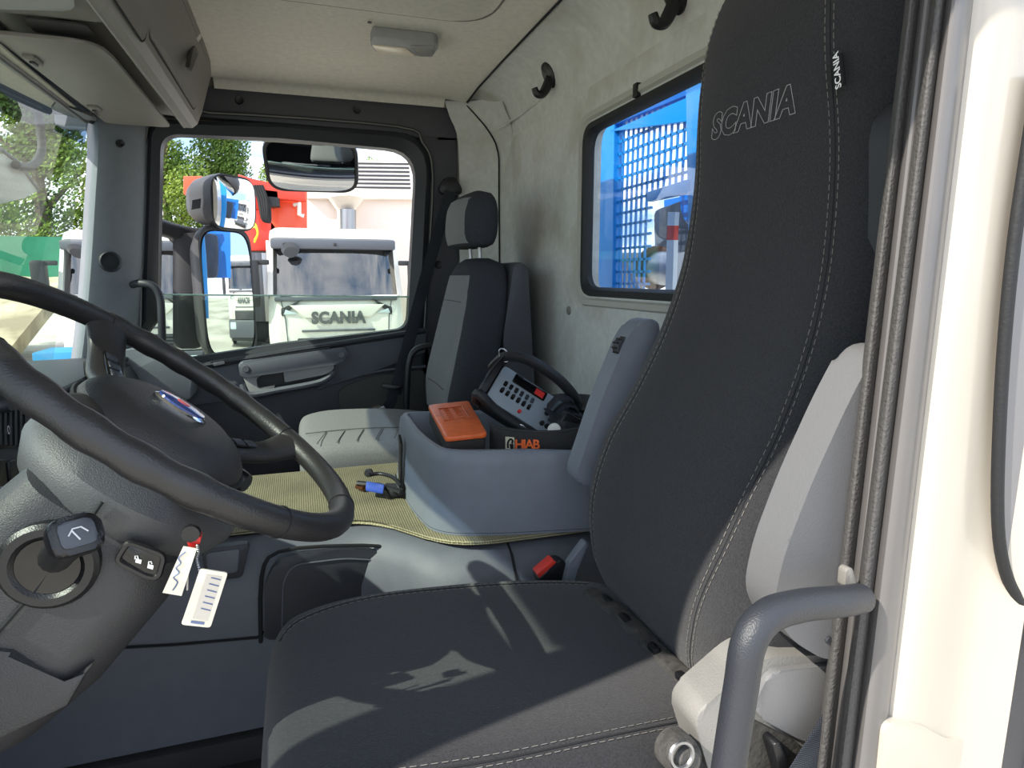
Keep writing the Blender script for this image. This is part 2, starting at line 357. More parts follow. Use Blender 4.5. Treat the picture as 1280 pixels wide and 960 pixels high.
# rear window: rubber frame and pane
w1 = thing('window_1', 'rear cab window in a black rubber frame', 'window', (XB, 1.36, hz0), kind='structure')
mk('window_frame', loft([holeat(XB+.004, .022), holeat(XB-.008, .016), holeat(XB-.008, .002), holeat(XB+.004, -.006), holeat(XB+.02, -.006), holeat(XB+.02, .02)], loop=True), m_rub, w1)
mk('window_gasket', loft([holeat(XB+.002, .050), holeat(XB-.008, .044), holeat(XB-.009, .030), holeat(XB+.002, .024)], loop=True), M('gasket_felt', (176, 174, 166), .9, bump=(200, .5)), w1)
mk('gasket_joint', box((XB-.013, 1.436, hz1+.018), (XB+.0, 1.456, hz1+.050), .002), m_blk, w1)
mk('window_pane', prism(holeat(XB+.008, -.002), (.005, 0, 0)), m_rwg, w1)
# ---- passenger side: header trim, B pillar panel
def D(px, py, y=YD): return A(px, py, 'y', y)
hdr = mk('trim_3', prism([D(190, 101), D(571, 136), D(571, 176), D(535, 176), D(500, 164), D(190, 142)], (0, .06, 0), .003), m_pill, label='dark blue-grey trim strip above the passenger door', cat='trim', kind='structure')
for (px, py) in ((299, 125), (446, 137)):
    o = mk('trim_clip', lathe([(0, -.006), (.008, -.006), (.013, -.008), (.015, -.004), (.015, .002)], D(px, py), (0, 1, 0), 16), m_blk, hdr)
bp = mk('trim_4', prism([D(526, 168), D(571, 172), D(573, 300), D(577, 520), D(575, 640), D(520, 640), D(528, 420), D(543, 240)], (0, .05, 0), .004), m_pill, label='dark pillar panel behind the passenger door with belt guide', cat='pillar', kind='structure')
mk('trim_clip', lathe([(0, -.005), (.008, -.005), (.014, -.007), (.016, -.003), (.016, .002)], D(548, 331), (0, 1, 0), 16), m_blk, bp)
mk('wall_right', box((.5, YD+.03, -.06), (.86, YD+.12, 1.72)), m_white, label='white outer side wall behind the passenger door', cat='wall', kind='structure')
# ---- passenger door
d1 = thing('door_1', 'closed passenger door with part-lowered window and grey armrest', 'door', (0, YD, .1), kind='structure')
op = [D(200, 166), D(350, 172), D(522, 188), D(510, 411), D(350, 430), D(150, 462), D(196, 400)]
ou = [D(186, 149), D(350, 154), D(541, 168), D(530, 418), D(350, 440), D(140, 474), D(176, 400)]
opr = rp(op, [.06, 0, .12, .05, 0, 0, .0], 6); our = rp(ou, [.05, 0, .15, .02, 0, 0, .0], 6)
n_ = min(len(opr), len(our))
mk('window_frame', loft([[p+V((0, .05, 0)) for p in our], [p+V((0, -.002, 0)) for p in our], [p+V((0, -.012, 0)) for p in [a.lerp(b, .35) for a, b in zip(our, opr)]], [p+V((0, .012, 0)) for p in opr], [p+V((0, .07, 0)) for p in opr]], loop=True), m_frame, d1)
# weatherstrips around the frame (two thin lines)
for off, mm, rr in ((.017, m_seal, .003), (.008, m_rub, .006)):
    pth = [D(170, 470, YD-off), D(176, 400, YD-off), D(186, 146, YD-off), D(262, 141, YD-off), D(495, 158, YD-off), D(528, 178, YD-off), D(541, 220, YD-off), D(534, 350, YD-off), D(530, 420, YD-off)]
    mk('weatherstrip', tube(crm(pth, 4), rr, 6), mm, d1)
# panes: lowered glass (its top edge shows at about 0.93 m)
pz = .925
gl = [D(186, 368, 2.635), D(515, 371, 2.635), D(512, 430, 2.635), D(186, 470, 2.635)]
mk('lowered_pane', prism(gl, (0, .005, 0)), m_glass2, d1)
mk('pane_edge', tube([gl[0]+V((0, .002, 0)), gl[1]+V((0, .002, 0))], .003, 6), M('glass_edge', (150, 190, 172), .2), d1)
# door trim: upper board, sill, lower skin
up_ = [D(140, 474), D(350, 438), D(533, 411), D(531, 440), D(470, 462), D(420, 480), D(300, 497), D(150, 520)]
mk('upper_trim', prism([p+V((0, -.02, 0)) for p in up_], (0, .1, 0), .008), m_blue, d1)
sill = [D(140, 476, YD-.03), D(350, 441, YD-.03), D(531, 413, YD-.03)]
mk('sill_strip', tube(sill, .012, 8), m_dkpl, d1)
mk('lower_skin', prism([D(120, 500), D(300, 490), D(460, 455), D(535, 425), D(560, 700), D(100, 700)], (0, .1, 0), .004), m_pill, d1)
arc = [D(420, 486, YD-.012), D(470, 470, YD-.012), D(530, 462, YD-.012), D(545, 560, YD-.012), D(430, 560, YD-.012), D(428, 520, YD-.012)]
mk('carpet_panel', prism(rp(arc, [.05, .02, .02, .02, .02, .06], 5), (0, .02, 0), .004), m_carpet, d1)
mk('trim_bead', tube(crm([D(398, 486, YD-.01), D(430, 474, YD-.012), D(480, 463, YD-.014), D(532, 458, YD-.014)], 4), .006, 8), m_blue, d1)
# armrest / grab bar
arm = mk('armrest', prism(rp([D(297, 453, YD-.075), D(434, 434, YD-.075), D(434, 449, YD-.075), D(420, 456, YD-.075), D(300, 473, YD-.075)], [.02, .02, .015, .01, .015], 4), (0, .06, 0), .007), m_blue, d1)
for (px, py) in ((307, 461), (427, 443)):
    mk('armrest_plug', lathe([(0, -.003), (.012, -.003), (.0135, 0), (.0135, .002)], D(px, py, YD-.075), (0, 1, 0), 18), m_blue, arm)
mk('slot', prism(rp([D(315, 449, YD-.06), D(412, 434, YD-.06), D(412, 437, YD-.06), D(315, 452, YD-.06)], .004, 2), (0, .01, 0)), m_blk, d1)
mk('grab_recess', prism(rp([D(302, 470, YD-.026), D(420, 452, YD-.026), D(418, 464, YD-.026), D(400, 474, YD-.026), D(310, 492, YD-.026)], .02, 4), (0, .01, 0)), m_blk, d1)
mk('grab_shell', prism(rp([D(354, 463, YD-.06), D(415, 453, YD-.06), D(419, 460, YD-.06), D(408, 468, YD-.06), D(356, 478, YD-.06)], [.005, .02, .02, .02, .005], 4), (0, .035, 0), .008), m_lgrey, d1)
mk('lower_lip', tube(crm([D(303, 480, YD-.05), D(312, 493, YD-.055), D(350, 487, YD-.055), D(400, 477, YD-.055), D(417, 465, YD-.05)], 4), .012, 8), m_blue, d1)
mk('door_release', prism(rp([D(303, 470, YD-.06), D(331, 467, YD-.06), D(320, 473, YD-.06), D(322, 486, YD-.06), D(344, 482, YD-.06), D(342, 487, YD-.06), D(312, 491, YD-.06)], [.01, .004, .01, .01, .004, .004, .01], 3), (0, .03, 0), .003), m_lgrey, d1)
sp = mk('switch_panel', prism(rp([D(262, 452, YD-.04), D(287, 448, YD-.04), D(288, 456, YD-.04), D(264, 460, YD-.04)], .006, 3), (0, .015, 0), .002), m_blk, d1)
mk('switch_rocker', prism(rp([D(266, 454, YD-.046), D(280, 451, YD-.046), D(281, 455, YD-.046), D(267, 458, YD-.046)], .004, 3), (0, .008, 0), .002), m_lgrey, sp)
# outer door skin
mk('outer_skin', prism([V((-.85, YD+.10, .0)), V((.6, YD+.10, .0)), V((.6, YD+.10, .70)), V((-.3, YD+.10, .62)), V((-.85, YD+.10, .54))], (0, .03, 0)), m_white, d1)
# ---- A pillar (passenger side)
rows = []
for (pl, pr) in (((120, 140), (188, 140)), ((123, 180), (185, 180)), ((119, 250), (184, 250)), ((114, 330), (181, 330)), ((108, 400), (178, 400)), ((98, 480), (172, 480))):
    a = A(*pl, 'y', 2.46); b = A(*pr, 'y', 2.60); c = a.lerp(b, .5)+V((.012, -.02, 0)); rows.append([a+V((-.02, .02, 0)), a, a.lerp(c, .5)+V((.004, -.006, 0)), c, c.lerp(b, .55)+V((.006, -.004, 0)), b])
ap = mk('trim_5', patch(rows, nu=3, nv=3, vec=(-.03, .05, 0)), m_apil, label='grey passenger-side windscreen pillar with round tweeter', cat='pillar', kind='structure')
pn = V((.45, -.89, .0)).normalized()
def onpil(px, py): return A(px, py, 'y', 2.478)
mk('screw_plug', lathe([(0, .001), (.006, .001), (.010, .004), (.012, .0), (.012, -.03)], onpil(151, 179)-pn*.0, pn, 16), m_blk, ap)
mk('tweeter_ring', lathe([(.026, .003), (.031, .008), (.034, .004), (.036, -.03), (.026, -.03)], onpil(138, 327), pn, 28), m_dkpl, ap)
mk('tweeter_grille', lathe([(0, .006), (.014, .006), (.026, .003), (.026, -.01)], onpil(138, 327), pn, 28), M('tweeter_mesh', (34, 36, 40), .7, bump=(1500, 1)), ap)
# driver's side pillar, header and sill (seen only from other places, and they shade the seat)
mk('trim_6', prism([(-.62, .40, 1.55), (-.555, .37, 1.55), (-.66, .35, .55), (-.78, .40, .55)], (0, .045, 0), .01), m_apil, label='driver-side windscreen pillar', cat='pillar', kind='structure')
mk('trim_14', box((-.75, 2.645, 1.485), (.66, 2.72, 1.75), .01), m_white, label='outer cab side above the passenger window', cat='cab side', kind='structure')
mk('trim_7', box((-.62, .34, 1.475), (.80, .42, 1.74), .01), m_pill, label='dark trim above the open driver doorway', cat='trim', kind='structure')
mk('wall_front', box((-1.06, .40, -.30), (-.985, 2.66, .66), .01), m_dkpl, label='dark bulkhead in front of the footwell below the dashboard', cat='bulkhead', kind='structure')
mk('trim_8', box((-.9, .36, -.30), (.52, .44, .05), .01), m_dkpl, label='dark step sill of the driver doorway', cat='sill', kind='structure')
# ---- windscreen
def wsx(y, z):
    u = (y-1.5)/1.0; return -.60-.17*(1.475-z)/.75-.13*(1-u*u)
ys = (.44, .7, 1.1, 1.5, 1.9, 2.2, 2.4, 2.475)
ws = thing('window_2', 'dusty windscreen with a tinted top band', 'window', (-.8, 1.5, .7), kind='structure')
mk('windscreen_pane', patch([[V((wsx(y, z), y, z)) for y in ys] for z in (.60, .8, 1.0, 1.2, 1.40)]), m_ws, ws)
mk('tint_band', patch([[V((wsx(y, z), y, z)) for y in ys] for z in (1.40, 1.50, 1.60)]), m_wsband, ws)
mk('windscreen_surround', tube([(wsx(y, 1.478)+.01, y, 1.478) for y in ys], .016, 8, sm=3), m_rub, ws)
mk('trim_9', box((-.78, .4, 1.50), (-.58, 2.56, 1.72), .01), m_pill, label='dark header beam above the windscreen', cat='trim', kind='structure')
# ================================================================ overhead console
oc = thing('overhead_console', 'grey overhead storage console above the windscreen', 'storage', (-.4, 1.4, 1.46))
oc['label'] = 'grey overhead storage console with hatches above the windscreen'
y0, y1 = .42, 2.47
prof = [(-.232, 1.69), (-.232, 1.640), (-.268, 1.520), (-.285, 1.480), (-.302, 1.466), (-.322, 1.466), (-.330, 1.480), (-.335, 1.50), (-.60, 1.52), (-.60, 1.69)]
def bsec(y, k=0):
    c = V((-.4, y, 1.58)); return [V((x+(c.x-x)*k, y, z+(c.z-z)*k)) for x, z in prof]
mk('bin_body', loft([bsec(y0), bsec(y1-.03), bsec(y1-.008, .02), bsec(y1, .08)]), m_bin, oc, smooth=25)
# edge strip along the lower front of the bin
mk('edge_strip', tube([(-.326, y0, 1.470), (-.326, y1-.02, 1.470)], .006, 8), m_bin, oc)
# two hatch doors on the rear face: thin raised panels
def face(y, s, off=.004):   # s 0 bottom ..1 top on the sloping rear face
    a = V((-.286, y, 1.482)); b = V((-.236, y, 1.655)); n = V((.96, 0, -.28)); return a.lerp(b, s)+n*off
def hatch(ya, yb, s0, s1):
    pts = rp([face(ya, s0, 0), face(yb, s0, 0), face(yb, s1, 0), face(ya, s1, 0)], .03, 5); return prism(pts, V((.96, 0, -.28))*.006, .003)
h1 = mk('hatch_door', hatch(1.66, 2.33, .10, .98), m_bin, oc)
h2 = mk('hatch_door', hatch(.95, 1.645, -.05, .98), m_bin, oc)
for (ya, yb, s0) in ((1.657, 2.333, .08), (.947, 1.648, -.06)):
    mk('hatch_gap', tube(rp([face(ya, s0, .003), face(yb, s0, .003), face(yb, .99, .003), face(ya, .99, .003)], .03, 5), .0024, 6, cyc=True), m_line, oc)
# latch on the far hatch
lp = [A(px, py, 'x', -.2475) for (px, py) in ((231, 83), (237, 58), (247, 42), (249, 50), (243, 66), (234, 88))]
lt = mk('latch', prism(lp, (.01, 0, -.003), .002), m_blk, h1)
mk('latch_plate', prism([A(px, py, 'x', -.2415) for (px, py) in ((241, 47), (246, 41), (248, 46), (243, 53))], (.01, 0, 0), .001), m_chrome, h1)
mk('vent_patch', prism([face(2.36, .28, .001), face(2.43, .28, .001), face(2.43, .62, .001), face(2.36, .62, .001)], V((.96, 0, -.28))*.004, .001), M('vent_mesh', (70, 68, 66), .8, bump=(1200, 1)), oc)
# soffit with speaker grille
sf = mk('soffit_panel', prism(rp([(-.60, .45, 1.497), (-.338, .45, 1.497), (-.338, 1.585, 1.497), (-.60, 1.585, 1.497)], .02, 3), (0, 0, -.012), .004), m_bin, oc)
gq = [A(30, 20, 'z', 1.483), A(108, 29, 'z', 1.483), A(120, 44, 'z', 1.483), A(42, 38, 'z', 1.483)]
mk('speaker_grille', prism(rp(gq, .012, 3), (0, 0, -.004), .001), M('speaker_mesh', (52, 50, 50), .7, bump=(1400, 1)), sf)
hq = [A(-20, -30, 'z', 1.483), A(88, -30, 'z', 1.483), A(93, 4, 'z', 1.483), A(85, 10, 'z', 1.483), A(-20, 7, 'z', 1.483)]
mk('map_light', prism(rp(hq, .01, 3), (0, 0, -.006), .002), m_lgrey, sf)
# drop-down visor board
vb = thing('sun_visor', 'flat grey visor board under the overhead console', 'visor', (-.46, 2.0, 1.45))
mk('visor_board', prism(rp([(-.556, 1.63, 1.458), (-.372, 1.63, 1.458), (-.362, 1.72, 1.458), (-.362, 2.41, 1.458), (-.375, 2.425, 1.458), (-.545, 2.425, 1.458)], [.01, .05, .02, .02, .01, .02], 4), (0, 0, .008), .003), m_bin, vb)
for (px, py) in ((41, 74), (118, 135)):
    p = A(px, py, 'z', 1.457); mk('visor_clip', box(p+V((-.012, -.03, -.008)), p+V((.012, .03, .004)), .004), m_bin, vb)
    mk('clip_pin', box(p+V((-.004, -.014, -.013)), p+V((.006, .014, -.006)), .002), m_blk, vb)
rb = thing('roller_blind', 'roller sun blind with pale fabric along the windscreen top', 'blind', (-.6, 1.9, 1.44))
mk('blind_tube', tube([(-.585, .7, 1.452), (-.585, 2.36, 1.452)], .011, 10), m_blk, rb)
mk('blind_fabric', prism([A(0, 57, 'z', 1.450), A(110, 148, 'z', 1.450), A(80, 143, 'z', 1.450), A(66, 136, 'z', 1.450), A(0, 104, 'z', 1.450)], (0, 0, .006), .002), M('blind_cloth', (176, 172, 158), .8, var=(40, .05)), rb)
mk('blind_bracket', prism(rp([A(70, 128, 'z', 1.444), A(118, 147, 'z', 1.444), A(122, 152, 'z', 1.444), A(86, 146, 'z', 1.444), A(64, 136, 'z', 1.444)], .008, 3), (0, 0, .008), .002), m_blk, rb)
# ---- dome light
dl = thing('dome_light', 'small rectangular dome lamp on the grey ceiling', 'lamp', (.34, 2.08, 1.68))
q = [A(463, 55, 'z', 1.662), A(466, 45, 'z', 1.662), A(545, 54, 'z', 1.662), A(548, 60, 'z', 1.662), A(540, 72, 'z', 1.662), A(470, 66, 'z', 1.662)]
mk('lamp_base', prism(rp(q, .01, 3), (0, 0, .028), .003), m_lgrey, dl)
mk('lamp_lens', prism(rp([A(465, 57, 'z', 1.658), A(508, 62, 'z', 1.658), A(520, 71, 'z', 1.658), A(472, 66, 'z', 1.658)], .008, 3), (0, 0, .006), .002), M('frosted_lens', (238, 226, 204), .3), dl)
mk('lamp_reflector', prism(rp([A(512, 58, 'z', 1.658), A(544, 59, 'z', 1.658), A(538, 71, 'z', 1.658), A(524, 71, 'z', 1.658)], .006, 3), (0, 0, .006), .002), M('clear_lens', (150, 148, 146), .15, .4, bump=(900, 1)), dl)
# ---- coat hooks
for i, (px, py, lb) in enumerate(((687, 98, 'black coat hook on the rear wall above the passenger seat'), (843, 0, 'black coat hook at the top edge of the picture, above the rear window'))):
    p = A(px, py, 'x', .775); h = thing('coat_hook', lb, 'hook', p)
    mk('hook_plate', lathe([(0, .012), (.022, .012), (.029, .006), (.031, -.025)], p+V((0, 0, .010)), (-.8, -.25, -.55), 16, sx=.85, sy=1.35, up=(0, 0, 1)), m_blk, h)
    mk('hook_arm', tube([p+V((0, 0, -.005)), p+V((-.014, 0, -.034)), p+V((-.026, 0, -.048)), p+V((-.042, 0, -.048)), p+V((-.050, 0, -.032))], [.016, .015, .013, .012, .010], 8, sm=4), m_blk, h)
    mk('hook_hole', lathe([(0, .0), (.005, 0), (.005, -.003)], p+V((-.0100, -.0031, .0034)), (-.8, -.25, -.55), 10), m_gloss, h)
# ================================================================ engine tunnel, mat, dash
tn = thing('engine_tunnel', 'blue-grey plastic engine tunnel between the two seats', 'tunnel', (0, 1.5, 0))
def ynear(x): return 1.30 if x < .10 else (1.30-.18*min(1, (x-.10)/.14))
rows = []
for x in (-.95, -.6, -.3, -.05, .08, .13, .18, .24, .35, .55, .795):
    y = ynear(x); rows.append([V((x, a, b)) for (a, b) in ((y, 0.0), (y, .22), (y+.004, .34), (y+.018, .395), (y+.05, .428), (y+.10, .442), (1.5, .445), (1.70, .445), (1.785, .44), (1.81, .40), (1.815, .2), (1.815, 0))])
mk('tunnel_shell', loft(rows), m_blue, tn, smooth=50)
# lid and trays on the near flank
def F(px, py, y=1.292): return A(px, py, 'y', y)
lid = mk('storage_lid', prism(rp([F(330, 800), F(331, 725), F(352, 694), F(430, 686), F(484, 690), F(497, 716), F(510, 800)], [.01, .03, .04, .02, .03, .03, .01], 5), (0, .02, 0), .005), m_dkpl, tn)
mk('lid_bead', tube(rp([F(352, 796, 1.290), F(354, 726, 1.290), F(366, 706, 1.290), F(430, 698, 1.290), F(470, 700, 1.290), F(480, 718, 1.290), F(492, 796, 1.290)], .02, 3), .0015, 5, cyc=True), m_blue, lid)
mk('lid_gap', tube(crm([F(326, 803, 1.295), F(327, 722, 1.295), F(348, 690, 1.295), F(430, 682, 1.295), F(487, 686, 1.295), F(502, 712, 1.295)], 3), .004, 6), m_line, tn)
dr = mk('ashtray_drawer', prism(rp([F(252, 688, 1.296), F(308, 680, 1.296), F(312, 684, 1.296), F(303, 722, 1.296), F(258, 727, 1.296)], .01, 3), (0, .02, 0), .003), m_dkpl, tn)
mk('drawer_front', prism(rp([F(257, 692, 1.292), F(300, 686, 1.292), F(297, 716, 1.292), F(260, 720, 1.292)], .008, 3), (0, .01, 0), .002), m_blue, dr)
mk('panel_gap', tube([F(110, 812, 1.299), F(220, 806, 1.299), F(322, 797, 1.299), F(330, 790, 1.299)], .003, 6), m_line, tn)
mk('rear_gap', tube([V((.385, 1.122, .20)), V((.385, 1.128, .38)), V((.385, 1.16, .424)), V((.387, 1.20, .437))], .003, 6), m_line, tn)
mk('lower_skirt', box((-.95, 1.275, 0), (.1, 1.305, .055), .006), m_floor, tn)
mo = rp([V((-.60, 1.39, 0)), V((.12, 1.385, 0)), V((.27, 1.175, 0)), V((.79, 1.17, 0)), V((.79, 1.785, 0)), V((-.60, 1.785, 0))], [.05, .08, .08, .01, .02, .05], 5)
mk('tunnel_mat', prism([V((p.x, p.y, .4462)) for p in mo], (0, 0, .009), .003), m_mat, label='beige-grey ribbed rubber mat lying on the engine tunnel', cat='mat')
# dashboard
da = thing('dashboard', 'dark plastic dashboard with air vents and switches', 'dashboard', (-.7, 1.5, 0))
def dsec(y, top, xr):
    return [V((x, y, z)) for x, z in ((-.98, .458), (-.98, top-.10), (-.93, top-.03), (-.80, top), (xr-.06, top-.004), (xr-.02, top-.02), (xr, top-.06), (xr-.015, top-.17), (xr-.05, .50), (xr-.10, .458))]
mk('dash_body', loft([dsec(.46, .83, -.40), dsec(1.20, .84, -.42), dsec(1.28, .80, -.44), dsec(1.40, .725, -.48), dsec(1.9, .72, -.50), dsec(2.40, .71, -.52), dsec(2.47, .70, -.54)]), m_dkpl, da, smooth=40)
mk('dash_end_cap', prism(rp([D(60, 478, 2.42), D(95, 455, 2.42), D(160, 437, 2.42), D(205, 437, 2.42), D(240, 462, 2.42), D(240, 500, 2.42), D(60, 520, 2.42)], .02, 3), (0, .15, 0), .008), m_apil, da)
mk('dash_top_pad', prism([V((-.93, 1.42, .70)), V((-.52, 1.42, .716)), V((-.55, 2.46, .700)), V((-.93, 2.46, .69))], (0, 0, .018), .008), m_dkpl, da)
# hazard switch beside the wheel
hz = mk('switch_block', box((-.545, 1.93, .715), (-.50, 2.0, .765), .006), m_blk, da)
mk('hazard_button', prism(rp([V((-.4985, 1.945, .727)), V((-.4985, 1.985, .727)), V((-.4985, 1.985, .757)), V((-.4985, 1.945, .757))], .004, 2), (.003, 0, 0), .001), M('red_print', (196, 40, 36), .4), hz)
# air vent: frame, slats, then switch blocks on the driver's fascia (plane x ~ -.40)
XF = -.395
def Fx(px, py, x=XF): return A(px, py, 'x', x)
vf = mk('air_vent', prism(rp([Fx(-14, 462), Fx(34, 470), Fx(38, 556), Fx(-14, 568)], .01, 3), (-.03, 0, 0), .003), m_blk, da)
for i in range(7):
    px = -8+i*6.5; mk('vent_slat', prism([Fx(px, 478, XF+.006), Fx(px+3, 478, XF+.006), Fx(px+4, 556, XF+.006), Fx(px+1, 557, XF+.006)], (-.02, .004, 0)), m_dkpl, vf)
mk('vent_knob', lathe([(0, .012), (.012, .012), (.015, .008), (.016, 0)], Fx(3, 505, XF+.004), (1, 0, 0), 16, sx=1.4, sy=.8), m_dkpl, vf)
fp = mk('fascia_panel', prism(rp([Fx(-20, 524), Fx(30, 526), Fx(58, 590), Fx(78, 640), Fx(40, 668), Fx(-20, 680)], .01, 3), (-.02, 0, 0), .003), m_dkpl, da)
mk('dial_switch', prism(rp([Fx(-4, 531, XF+.004), Fx(20, 532, XF+.004), Fx(21, 544, XF+.004), Fx(-4, 547, XF+.004)], .005, 3), (-.01, 0, 0), .002), m_blk, da)
txt('dial_mark', '0', .018, basis(Fx(11, 538, XF+.006), (0, -1, 0), (0, 0, 1)), M('white_print', (225, 225, 225), .5), da)
for i in range(5):
    a = -4+i*15.5; b = 560+(-5 if i > 2 else 8)
    k = mk('rocker_switch', prism(rp([Fx(a, b+8, XF+.004), Fx(a+11, b+5, XF+.004), Fx(a+15, b+46, XF+.004), Fx(a+4, b+52, XF+.004)], .004, 2), (-.01, 0, 0), .002), m_blk, da)
    mk('switch_icon', prism([Fx(a+6, b+40, XF+.0055), Fx(a+11, b+39, XF+.0055), Fx(a+12, b+43, XF+.0055), Fx(a+7, b+45, XF+.0055)], (-.002, 0, 0)), M('icon_print', (190, 192, 196), .5), k)
# ================================================================ steering column and wheel
SA = math.radians(38.8); ax_ = V((math.sin(SA), 0, math.cos(SA))); dn = V((math.cos(SA), 0, -math.sin(SA))); yy_ = V((0, 1, 0))
WC = V((-.132, .78, .838))
def wp(u, v, h=0): return WC+dn*u+yy_*v+ax_*h     # u toward the driver, v to the far side, h along the axis
sc = thing('steering_column', 'dark plastic steering column with stalk and lock switches', 'steering column', (-.5, .78, 0))
m_col = M('column_plastic', (50, 50, 52), .5, bump=(750, .45), var=(25, .05))
# bowl below the wheel
mk('column_bowl', lathe([(.0, -.045), (.070, -.045), (.105, -.058), (.122, -.075), (.124, -.092), (.112, -.118), (.085, -.14), (.0, -.145)], WC+dn*.012, ax_, 40, sx=1.0, sy=.95, up=(1, 0, 0)), M('bowl_plastic', (70, 71, 73), .5, bump=(750, .4)), sc)
cdir = V((-.68, 0, -.733)).normalized(); cnr = V((.733, 0, -.68)).normalized()     # along the column / toward the driver and down
def csec(t, a0, a1, b, sh=0):
    c = V((-.190, .78, .745))+cdir*t; pts = [(a0, -b*.75), (a0+.02, -b), (a1-.03, -b), (a1, -b*.72), (a1, b*.72), (a1-.03, b), (a0+.02, b), (a0, b*.75)]
    return [c+cnr*p+yy_*(q+sh) for p, q in rp2(pts)]
def rp2(pts): return [(p.x, p.y) for p in rp([V((a, b, 0)) for a, b in pts], .02, 3)]
mk('column_shroud', loft([csec(-.02, -.06, .06, .085), csec(.0, -.085, .085, .115), csec(.04, -.09, .098, .125), csec(.14, -.088, .10, .125), csec(.22, -.08, .088, .12), csec(.30, -.06, .06, .10)]), m_col, sc, smooth=35)
mk('column_skirt', loft([csec(.20, -.075, .055, .115), csec(.32, -.07, .075, .115), csec(.45, -.07, .09, .11), csec(.72, -.07, .09, .11), csec(.9, -.07, .09, .11)]), M('skirt_plastic', (92, 94, 102), .6, bump=(600, .3)), sc, smooth=35)
# lower flap with a recess
fl = [A(px, py, 'y', .650) for (px, py) in ((-15, 812), (14, 815), (80, 860), (112, 836), (84, 884), (0, 925), (-15, 930))]
mk('lower_flap', prism(fl, (0, .10, 0), .006), m_col, sc)
mk('shroud_seam', tube([A(128, 628, 'y', .653), A(106, 660, 'y', .652), A(44, 738, 'y', .652), A(-10, 800, 'y', .652)], .0018, 5), m_line, sc)
# stalk: boot ring, neck and knob, coming toward the doorway
sb = A(60, 708, 'y', .652); se = A(92, 672, 'y', .585); sdv = (se-sb).normalized()
mk('stalk_bezel', lathe([(.026, .000), (.030, .004), (.037, .004), (.041, .0), (.041, -.01), (.026, -.01)], sb, (0, -1, 0), 32), m_blk, sc)
mk('stalk_socket', lathe([(0, .002), (.026, .001), (.026, -.01)], sb, (0, -1, 0), 24), m_gloss, sc)
st = mk('wiper_stalk', tube([sb+V((0, .02, 0)), sb.lerp(se, .4), sb.lerp(se, .8), se], [.015, .013, .014, .016], 14), m_blk, sc)
fx = sdv; ex_, ey_, ez_ = frame(fx)
kn = rp([se+ex_*a+ey_*b-fx*.004 for a, b in ((-.019, -.016), (.019, -.016), (.019, .016), (-.019, .016))], .010, 4)
mk('stalk_cap', prism(kn, fx*.016, .004), m_blk, st)
kn2 = rp([se+ex_*a+ey_*b+fx*.012 for a, b in ((-.013, -.011), (.013, -.011), (.013, .011), (-.013, .011))], .006, 4)
mk('stalk_button', prism(kn2, fx*.002, .0008), M('button_grey', (58, 62, 70), .35), st)
icn = M('icon_print', (190, 192, 196), .5)
mk('wiper_icon', tube([se+fx*.0148+ex_*a+ey_*b for a, b in ((-.007, -.001), (-.003, .004), (.003, .004), (.007, -.001))], .0008, 4), icn, st)
mk('wiper_icon', tube([se+fx*.0148+ex_*a+ey_*b for a, b in ((.0, -.006), (-.004, .003))], .0008, 4), icn, st)
# lock switch block
def K(px, py, y=.6525): return A(px, py, 'y', y)
lk = mk('lock_switch', prism(rp([K(160, 679), K(204, 694), K(197, 720), K(186, 719), K(148, 700)], .006, 3), (0, .01, 0), .0015), m_gloss, sc)
mk('switch_surround', tube(rp([K(160, 677), K(206, 694), K(198, 722), K(184, 721), K(145, 701)], .006, 3), .003, 6, cyc=True), m_blk, sc)
for (cx, cy, opn) in ((173, 699, 1), (188, 706, 0)):
    mk('padlock_icon', prism([K(cx-3, cy-1, .651), K(cx+4, cy+1, .651), K(cx+3, cy+6, .651), K(cx-4, cy+4, .651)], (0, .001, 0)), M('white_print', (225, 225, 225), .5), lk)
    mk('padlock_shackle', tube([K(cx-2-2*opn, cy, .651), K(cx-2-2*opn, cy-4, .651), K(cx+1-2*opn, cy-4, .651), K(cx+2-2*opn, cy-1+opn, .651)], .0006, 4), M('white_print', (225, 225, 225), .5), lk)
# ---- wheel
sw = thing('steering_wheel', 'black leather four-spoke steering wheel with oval badge', 'steering wheel', WC)
m_rim = M('leather_rim', (36, 35, 36), .42, bump=(500, .25), var=(20, .12)); m_hub = M('hub_plastic', (44, 43, 44), .5, bump=(700, .5))
RR = .2175; NR = 120; rings = []
for k in range(NR):
    th = 2*math.pi*k/NR; r = .0152
    for c0 in (math.radians(100), math.radians(-100)):      # finger grips on the underside of both upper arcs
        dth = (th-c0+math.pi) % (2*math.pi)-math.pi
        if abs(dth) < .55: r += .0010*math.cos(dth*30)+.0006
    c = wp(math.cos(th)*RR, math.sin(th)*RR, .0); rad = (dn*math.cos(th)+yy_*math.sin(th))
    rings.append([c+rad*math.cos(a)*r*1.0+ax_*math.sin(a)*r*.94 for a in [2*math.pi*j/16 for j in range(16)]])
mk('rim', loft(rings, loop=True), m_rim, sw, smooth=60)
for deg in (52, 128, -52, -128, 0):
    th = math.radians(deg); c = wp(math.cos(th)*RR, math.sin(th)*RR); rad = dn*math.cos(th)+yy_*math.sin(th)
    mk('rim_seam', tube([c+rad*math.cos(a)*.0156+ax_*math.sin(a)*.0147 for a in [2*math.pi*j/20 for j in range(20)]], .0007, 5, cyc=True), m_line, sw)
